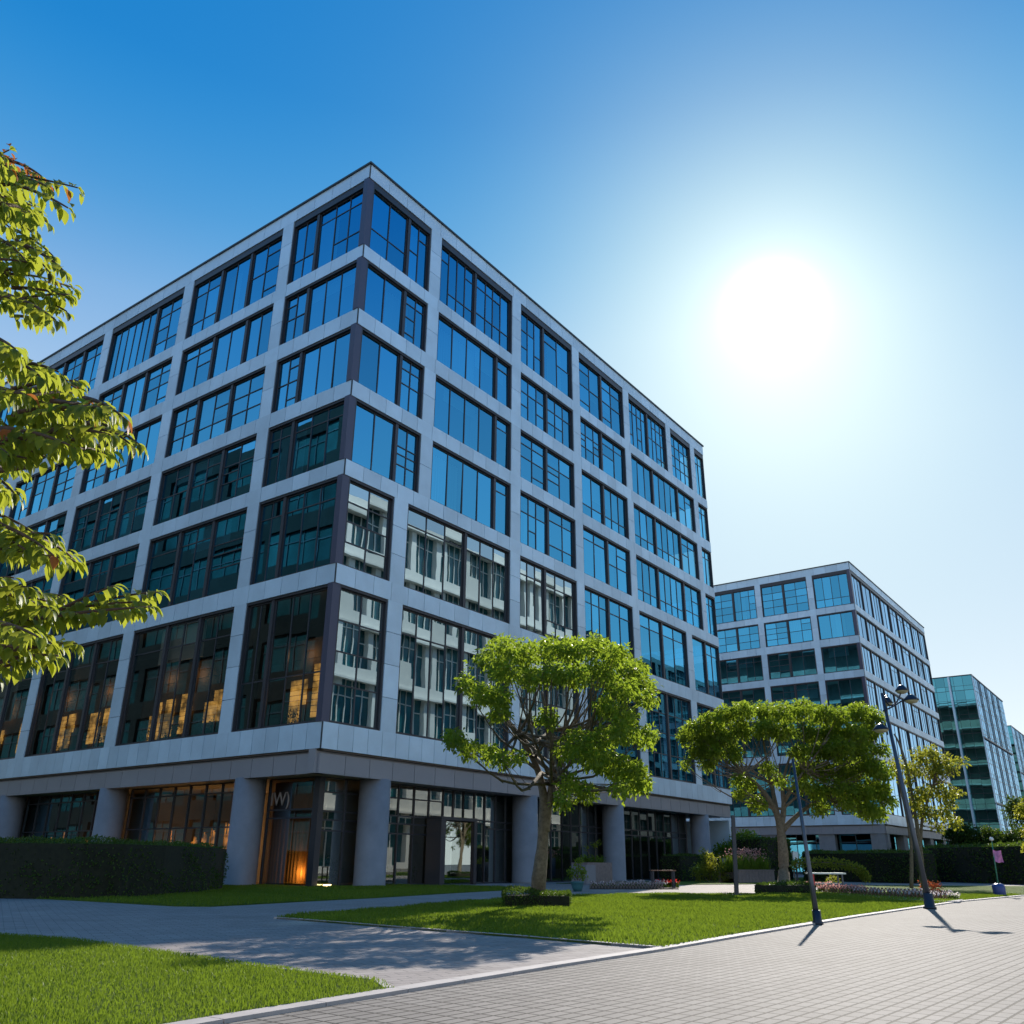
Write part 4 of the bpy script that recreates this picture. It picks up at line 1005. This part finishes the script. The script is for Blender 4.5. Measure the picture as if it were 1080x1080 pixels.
# ------------------------------------------------------------------ shrubs and plants with their own shape
def bush(name, c, blobs, m, label, dens, leaf, cat='shrub', group=None):
    par = thing(name, c, label, cat, group); mb = MB(); crown(mb, [(Vector(c)+Vector(b[:3]), b[3]) for b in blobs], dens, leaf, drop=.1)
    st = MB()
    for b in blobs: st.tube([Vector(c)+Vector((b[0]*.3, b[1]*.3, 0)), Vector(c)+Vector((b[0], b[1], b[2]))], [.03, .01], 5)
    st.build('stem', M['bark'], par); mb.build('foliage', m, par); return par
bush('shrub', G(752, 931), [(-.9, 0, .7, .8), (.3, .2, .8, .9), (1.1, -.2, .6, .6), (-.2, -.3, 1.5, .6), (-.5, .2, 2.1, .35)], M['leafy'], 'round yellow green shrub left of the dark post', 60, .2)
bush('shrub', G(792, 927.5), [(-2, 0, 2.2, 1.4), (0, 1, 3.2, 1.5), (2, .5, 2.4, 1.3), (-1, 0, 1.2, 1.2)], M['leaf'], 'tall leafy shrub behind the long stone planter', 45, .3)
bush('shrub', G(846, 928), [(-3.4, 0, 2.0, 1.0), (-1, 0, 1.8, .9), (1, 0, 1.4, .8), (-4.5, .5, 2.9, .7)], M['leafy'], 'yellow green shrub right of the wide tree trunk', 40, .26)
arch = thing('arching_shrub', G(880, 931), 'long arching branch with leaves over the pale table', 'shrub')
st, lv_ = MB(), MB(); a0 = at(846, 914, 70); pts = [at(838, 912, 70), at(860, 909.5, 70), at(885, 911, 70), at(905, 917, 70), at(913, 925, 70)]
Q = limb(st, [Vector((pts[0].x, 70, 0))]+pts, .06, .02, 6)
for p in Q[4:]:
    for _ in range(60): leafcard(lv_, p+rv()*.32, rv(), rv(), .22, .13, random.random())
st.build('stem', M['bark'], arch); lv_.build('foliage', M['leafy'], arch)
# long stone planter with ornamental grasses and pink flowers
pA, pB = G(780, 931.5), G(850, 929.6); d = (pB-pA).normalized(); nn = Vector((-d.y, d.x, 0))
PL = thing('long_planter', pA, 'long low brown stone planter filled with tall grasses', 'planter')
mb = MB(); Ln = 6.6
def obx(mb, o, d, nn, a, b, c0, c1, z0, z1): mb.hexa([o+d*a+nn*c0+UP*z0, o+d*b+nn*c0+UP*z0, o+d*b+nn*c1+UP*z0, o+d*a+nn*c1+UP*z0, o+d*a+nn*c0+UP*z1, o+d*b+nn*c0+UP*z1, o+d*b+nn*c1+UP*z1, o+d*a+nn*c1+UP*z1])
for k in range(11): obx(mb, pA, d, nn, k*.6, k*.6+.56, 0, .25, 0, .85)
obx(mb, pA, d, nn, 0, 6.6, 1.5, 1.7, 0, .85); obx(mb, pA, d, nn, 0, 6.6, -.04, .3, .854, .94)
mb.build('planter_box', M['stone'], PL); mb = MB(); obx(mb, pA, d, nn, .02, 6.56, .26, 1.49, .3, .75); mb.build('soil', M['soil'], PL)
gp_, fp_ = MB(), MB()
for _ in range(1500):
    p = pA+d*random.uniform(.1, 6.5)+nn*random.uniform(.3, 1.4)+UP*.75; h = random.uniform(.5, 1.5)
    leafcard(gp_, p, (UP+rv()*.35).normalized(), rv(), h, .06, random.random())
tag(gp_.build('ornamental_grass', M['grassb'], None, loc=pA), 'tall green grasses growing in the long stone planter', 'grass', kind='stuff')
fpar = thing('flowering_plant', pA+UP*.75, 'pink flowers standing above the grasses of the long planter', 'flowers')
for _ in range(420):
    p = pA+d*random.gauss(3.4, 1.5)+nn*random.uniform(.3, 1.4)+UP*random.uniform(1.6, 2.5); leafcard(fp_, p, rv(), rv(), .16, .12, random.random())
fp_.build('blossom', M['flower_pink'], fpar); st = MB()
for _ in range(40):
    p = pA+d*random.gauss(3.4, 1.3)+nn*random.uniform(.3, 1.4); st.tube([p+UP*.75, p+UP*2.1+rv()*.1], [.012, .006], 4)
st.build('stem', M['grassb'], fpar)

# small flowers in rows: copies of one plant each
def flower_proto(loc, petal, label, group, s=1.0):
    par = thing('flower', loc, label, 'flower', group); a, b = MB(), MB(); o = Vector(loc)
    for _ in range(26): leafcard(a, o+Vector((random.uniform(-.13, .13), random.uniform(-.13, .13), random.uniform(.02, .16)))*s, (UP*.5+rv()).normalized(), rv(), .12*s, .07*s, random.random())
    for _ in range(22): leafcard(b, o+Vector((random.uniform(-.14, .14), random.uniform(-.14, .14), random.uniform(.16, .30)))*s, rv(), rv(), .09*s, .08*s, random.random())
    a.build('foliage', M['hedge'], par); b.build('blossom', petal, par); return par
def row(p0, p1, n, petal, label, group, s=1.0, jit=.12):
    pr = flower_proto(p0, petal, label, group, s)
    for k in range(1, n):
        t = k/(n-1); p = Vector(p0).lerp(Vector(p1), t)+Vector((random.uniform(-jit, jit), random.uniform(-jit, jit), 0))
        copy_tree(pr, p, random.random()*6, random.uniform(.8, 1.25))
Z3 = UP*ZL
row(G(626, 936.2)+Z3, G(700, 936.6)+Z3, 26, M['flower_white'], 'small pale flower in the border row before the concrete planters', 'pale flowers bordering the path by the entrance', 1.0)
row(G(690, 936.0)+Z3, G(713, 936.6)+Z3, 14, M['flower_red'], 'small red flower under the dark bench', 'red flowers under the dark bench', 1.2)
row(G(866, 942)+Z3, G(915, 944.5)+Z3, 26, M['flower_pink'], 'small pink flower in the bed behind the leaning poles', 'pink flowers in the bed on the middle lawn', 1.0, .25)
row(G(905, 944)+Z3, G(1012, 950.3)+Z3, 40, M['flower_white'], 'small white flower in the bed beside the street lamp', 'white flowers in the bed beside the street lamp', .95, .3)
row(G(850, 936)+Z3, G(876, 937.5)+Z3, 14, M['flower_pink'], 'small pink flower near the foot of the pale table', 'pink flowers near the pale table', 1.0, .3)
bd = MB(); bd.prism([tuple(p[:2]) for p in (G(862, 939.5), G(905, 940.5), G(960, 945), G(1016, 950.2), G(1012, 952.6), G(960, 951.4), G(915, 947.5), G(862, 942.5))], ZL-.02, ZL+.03); bd.build('flower_bed', mat('pale_gravel', (.45, .40, .38), .9, noise=(9, .5), bump=1), None, kind='structure')
bd = MB(); bd.prism([tuple(p[:2]) for p in (G(622, 934.6), G(714, 935.3), G(716, 938.0), G(622, 937.8))], -.015, ZL+.004); bd.build('flower_bed', M['soil'], None, kind='structure')
def lattice(p0, p1, n, h, label, m):
    par = MB(); p0, p1 = Vector(p0), Vector(p1)
    for k in range(n):
        a = p0.lerp(p1, k/n); b = p0.lerp(p1, (k+1)/n)
        par.tube([a, b+UP*h], [.022, .022], 5); par.tube([b+Vector((.03, .03, 0)), a+Vector((.03, .03, 0))+UP*h], [.022, .022], 5)
    par.build('lattice_fence', m, None, loc=p0, label=label, cat='garden fence')
lattice(G(622, 937.6)+Z3, G(700, 938.0)+Z3, 24, .36, 'low crossed edging fence before the pale border flowers', M['stone'])
lattice(G(868, 943)+Z3, G(1000, 950.5)+Z3, 34, .36, 'low crossed edging fence along the bed beside the street lamp', M['wood'])
bush('shrub', G(980, 943.5), [(0, 0, .35, .38), (.45, .1, .3, .3)], M['leafr'], 'small reddish brown shrub right of the street lamp', 150, .10)
bush('shrub', G(879, 936)+Vector((0, 0, 0)), [(0, 0, .4, .4)], M['leafy'], 'small leafy plant under the pale table', 120, .12)

# planters by the entrance
def planter(p, w, dp, h, label, m=None, plant=1.0):
    par = thing('concrete_planter', p, label, 'planter'); mb = MB()
    o = Vector(p)-DR*(w/2)
    obx(mb, o, DR, NR, 0, w, 0, .12, 0, h); obx(mb, o, DR, NR, 0, w, dp-.12, dp, 0, h); obx(mb, o, DR, NR, 0, .12, .12, dp-.12, 0, h); obx(mb, o, DR, NR, w-.12, w, .12, dp-.12, 0, h)
    mb.build('planter_box', m or M['stone'], par); mb = MB(); obx(mb, o, DR, NR, .12, w-.12, .12, dp-.12, h-.5, h-.06); mb.build('soil', M['soil'], par)
    return par, o
pp = FR.p(24.6, 1.2, 0.008)
planter(pp, 3.4, 1.3, 1.35, 'wide brown planter with low green plants right of the entrance')
bush('leafy_plant', pp+UP*1.3+NR*.65, [(DR.x*k, DR.y*k, .18, .34) for k in (-1.3, -.8, -.3, .2, .7, 1.2)], M['grassb'], 'low green plants filling the wide brown planter', 90, .16, 'plant')
bush('leafy_plant', pp+UP*1.3+NR*.65+DR*.3, [(.2, .2, 1.3, .3), (-.5, 0, 1.0, .18)], M['leafy'], 'single taller yellow plant in the wide brown planter', 90, .16, 'plant')
pp = FR.p(21.9, 2.2, 0.008)
planter(pp, 1.2, 1.2, 1.2, 'grey square planter beside the second column', M['column'])
p = G(609, 940)
PT = thing('plant_pot', p, 'teal glazed pot at the left end of the border flowers', 'pot'); mb = MB()
mb.lathe(p, [(.20, 0), (.28, .2), (.32, .38), (.35, .40), (.35, .45), (.29, .45), (.27, .4)], 18); mb.build('pot', M['teal'], PT)
bush('leafy_plant', p+UP*.5, [(0, 0, .35, .38), (.1, .1, .8, .25), (-.3, 0, .3, .2), (.35, .1, .25, .2)], M['leaf'], 'leafy green plant in the teal pot', 130, .13, 'plant')
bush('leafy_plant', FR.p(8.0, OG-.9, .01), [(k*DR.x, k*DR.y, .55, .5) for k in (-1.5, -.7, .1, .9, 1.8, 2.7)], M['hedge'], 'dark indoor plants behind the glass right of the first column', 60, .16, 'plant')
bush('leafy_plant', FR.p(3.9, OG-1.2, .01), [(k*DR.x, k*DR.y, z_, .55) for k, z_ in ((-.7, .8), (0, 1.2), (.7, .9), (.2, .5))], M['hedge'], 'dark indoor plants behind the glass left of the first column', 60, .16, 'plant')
for s, lb in ((3.6, 'dark leafy plant in front of the glowing panel nearest the corner, left face'), (11.2, 'dark leafy plant before the right hand glowing panel of the second bay'), (15.0, 'dark plants before the middle glowing panels of the second bay'), (18.0, 'dark plant at the left end of the second bay of glowing panels'), (23.6, 'dark plant before the right hand glowing panels of the third bay'), (30.0, 'dark plant before the left hand glowing panels of the third bay')):
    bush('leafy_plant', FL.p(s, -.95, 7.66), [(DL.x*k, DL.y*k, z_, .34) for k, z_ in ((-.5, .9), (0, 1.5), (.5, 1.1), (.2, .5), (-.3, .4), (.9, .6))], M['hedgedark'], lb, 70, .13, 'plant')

# ------------------------------------------------------------------ benches and table
pB_ = G(701, 937.3)
BN = thing('bench', pB_, 'dark bench standing among the red flowers', 'bench'); mb = MB()
for k in range(4): obx(mb, pB_, Vector((1, .1, 0)).normalized(), Vector((-.1, 1, 0)), -.72, .72, k*.13, k*.13+.11, .92, .98)
mb.build('seat', M['wood'], BN)
for s_ in (-.6, .6):
    mb = MB(); obx(mb, pB_, Vector((1, .1, 0)).normalized(), Vector((-.1, 1, 0)), s_-.04, s_+.04, .02, .10, 0, .92); obx(mb, pB_, Vector((1, .1, 0)).normalized(), Vector((-.1, 1, 0)), s_-.04, s_+.04, .40, .48, 0, .92); obx(mb, pB_, Vector((1, .1, 0)).normalized(), Vector((-.1, 1, 0)), s_-.03, s_+.03, .10, .40, .3, .36); mb.build('leg', M['dmetal'], BN)
tt = G(876, 941.0)
TB = thing('garden_table', tt, 'long pale topped table beside the leaning pole', 'table'); X, Yv = Vector((1, .08, 0)).normalized(), Vector((-.08, 1, 0)).normalized()
mb = MB()
for k in range(3): obx(mb, tt, X, Yv, -.95, .95, k*.24, k*.24+.22, .86, .93)
mb.build('tabletop', M['palet'], TB)
for s_, m_ in ((-.8, 'red'), (.75, 'gmetal')):
    mb = MB(); obx(mb, tt, X, Yv, s_-.035, s_+.035, .03, .10, 0, .856); mb.build('leg', M[m_], TB)
    mb = MB(); obx(mb, tt, X, Yv, s_-.035, s_+.035, .58, .65, 0, .856); mb.build('leg', M[m_], TB)
mb = MB(); obx(mb, tt, X, Yv, -.76, .71, .30, .36, .35, .42); mb.build('stretcher', M['gmetal'], TB)

# ------------------------------------------------------------------ poles and lamps
p = G(777, 945.3); pt_ = at(773, 860, p.y)
SP = thing('post', p, 'slim dark square post on the lawn left of the wide tree', 'post'); mb = MB()
w = .085; v = [Vector((a*w, b*w, 0)) for a, b in ((-1, -1), (1, -1), (1, 1), (-1, 1))]; mb.hexa([p+x for x in v]+[pt_+x*.85 for x in v]); mb.build('shaft', M['frame'], SP)
mb = MB(); mb.box(-.2, .2, -.2, .2, 0, .05, T=Matrix.Translation(p+Z3)); mb.build('base_plate', M['gmetal'], SP)
p = G(771, 930.5); SG = thing('sign_panel', p, 'plain blue grey panel standing behind the dark post', 'panel'); mb = MB()
mb.box(-.55, .55, 0, .12, .12, 1.75, T=Matrix.Translation(p)); mb.build('panel', M['panelblue'], SG)
for s_ in (-.4, .4): mb = MB(); mb.box(s_-.05, s_+.05, .02, .10, 0, .118, T=Matrix.Translation(p)); mb.build('leg', M['dmetal'], SG)
# leaning pole
p = G(862.5, 975); t_ = at(836, 800, p.y)
PO = thing('lamp_pole', p, 'thin leaning blue grey pole without a lamp, at the kerb', 'pole'); mb = MB()
mb.tube([p, p.lerp(t_, .25), t_], [.07, .055, .03], 12); mb.build('shaft', M['gmetal'], PO)
mb = MB(); mb.lathe(p, [(.13, 0), (.13, .04), (.10, .08), (.10, .30)], 14); mb.build('base', M['dmetal'], PO)
# street lamp with several heads
p = G(981, 958.5); Yp = p.y; t_ = at(930, 731, Yp)
SL = thing('street_lamp', p, 'leaning dark street lamp with several bowl shaped heads', 'street lamp')
mb = MB(); mb.tube([p, p.lerp(t_, .3), t_], [.11, .085, .048], 14); mb.build('pole', M['gmetal'], SL)
mb = MB(); mb.lathe(p, [(.20, 0), (.20, .05), (.16, .08), (.15, .45), (.13, .47)], 16); mb.build('base', M['dmetal'], SL)
def lq(x, y, dy=0): return at(x, y, Yp+dy)
heads = [((951, 727), 0.10, ('arm', [(930, 731), (938, 744), (946, 740), (950, 731)]), .22), ((961, 737), -.35, ('arm', [(931, 750), (942, 745), (953, 738), (960, 733)]), .25), ((936, 740), .3, ('arm', [(931, 737), (934, 734), (936, 733)]), .18), ((929, 768), -.25, ('arm', [(936, 775), (934, 764), (930, 762)]), .26)]
for (hx, hy), dy, (_, arm), R in heads:
    mb = MB(); A = [lq(x, y, dy*k/(len(arm)-1)) for k, (x, y) in enumerate(arm)]; limb(mb, A, .03, .022, 8, wob=0); a_ = mb.build('arm', M['dmetal'], SL)
    h = lq(hx, hy, dy); mb = MB()
    mb.lathe(h, [(.04, .16), (.09, .14), (R*.7, .06), (R, -.03), (R*1.02, -.06)][::-1], 20); hd = mb.build('lamp_head', M['dmetal'], SL)
    mb = MB(); mb.lathe(h, [(R*.2, -.16), (R*.7, -.13), (R*.95, -.063)], 20); mb.build('lamp_shade', M['lampglass'], hd)
# flag pole in a blue bin
p = G(1055, 945.5); t_ = at(1046, 887, p.y+.1)
FB = thing('bin', p, 'small blue bin at the right edge of the middle lawn', 'bin'); mb = MB()
mb.lathe(p, [(.24, 0), (.27, .05), (.28, .45), (.22, .52), (.12, .56)], 16); mb.build('body', M['blue'], FB)
FP = thing('flag_pole', p+UP*.5, 'thin pole with a small pink flag rising from the blue bin', 'flag'); mb = MB()
mb.tube([p+UP*.5, t_], [.035, .02], 8); mb.build('shaft', mat('green_pole', (.05, .22, .14), .5), FP)
mb = MB(); mb.lathe(t_, [(.02, 0), (.09, .04), (.10, .10), (.05, .17)], 12); mb.build('finial', M['bollard'], FP)
mb = MB(); a = at(1047.5, 898, p.y); n = 8
for i in range(n):
    for j in range(6):
        def fp(i, j): return a+Vector((.40*i/n, .06*math.sin(i*.9+j*.4), -.52*j/6-.04*math.sin(i*.6)-.10*i/n+.10))
        mb.quad(fp(i, j), fp(i+1, j), fp(i+1, j+1), fp(i, j+1), sm=True)
mb.build('flag', M['flag'], FP)
# small white path light behind the wide tree
p = at(840, 916, 72); p.z = 0; BL = thing('path_light', p, 'small white box light behind the leaning pole', 'lamp'); mb = MB()
mb.box(-.05, .05, -.05, .05, 0, 1.7, T=Matrix.Translation(p)); mb.build('shaft', M['dmetal'], BL); mb = MB(); mb.box(-.2, .2, -.15, .15, 1.7, 2.25, T=Matrix.Translation(p)); mb.box(-.42, .30, -.2, .2, 1.2, 1.3, T=Matrix.Translation(p)); mb.build('lamp_head', M['bollard'], BL)

# ------------------------------------------------------------------ far trees behind the right hedge
def far_tree(x, ytop, Y, R, m, label, name='bushy_tree', dens=14, leaf=.5):
    top = at(x, ytop, Y); b = Vector((top.x, Y, 0)); H = top.z; bl = []
    for k in range(14):
        z = random.uniform(.35, 1)*H-R*.3; r = R*random.uniform(.35, .6); bl.append((Vector((b.x+random.uniform(-R, R)*.7, Y+random.uniform(-R, R)*.7, z)), r))
    par = thing(name, b, label, 'tree'); mb = MB(); limb(mb, [b, b+UP*H*.5, b+UP*H*.85], .25, .05, 8); mb.build('trunk', M['bark'], par)
    mb = MB(); crown(mb, bl, dens, leaf); mb.build('crown', m, par)
far_tree(1022, 866, 150, 3.2, M['hedge'], 'dark rounded tree low before the glass tower')
far_tree(1052, 872, 150, 3.5, M['hedge'], 'dark tree behind the pink flag, right of its neighbour')
far_tree(1078, 838, 95, 2.3, M['hedge'], 'dark tree cut by the right edge of the photo', dens=24, leaf=.34)
far_tree(1079, 838, 72, 1.1, M['leafy'], 'yellow leaved branch tips at the right edge of the photo', dens=30, leaf=.24)
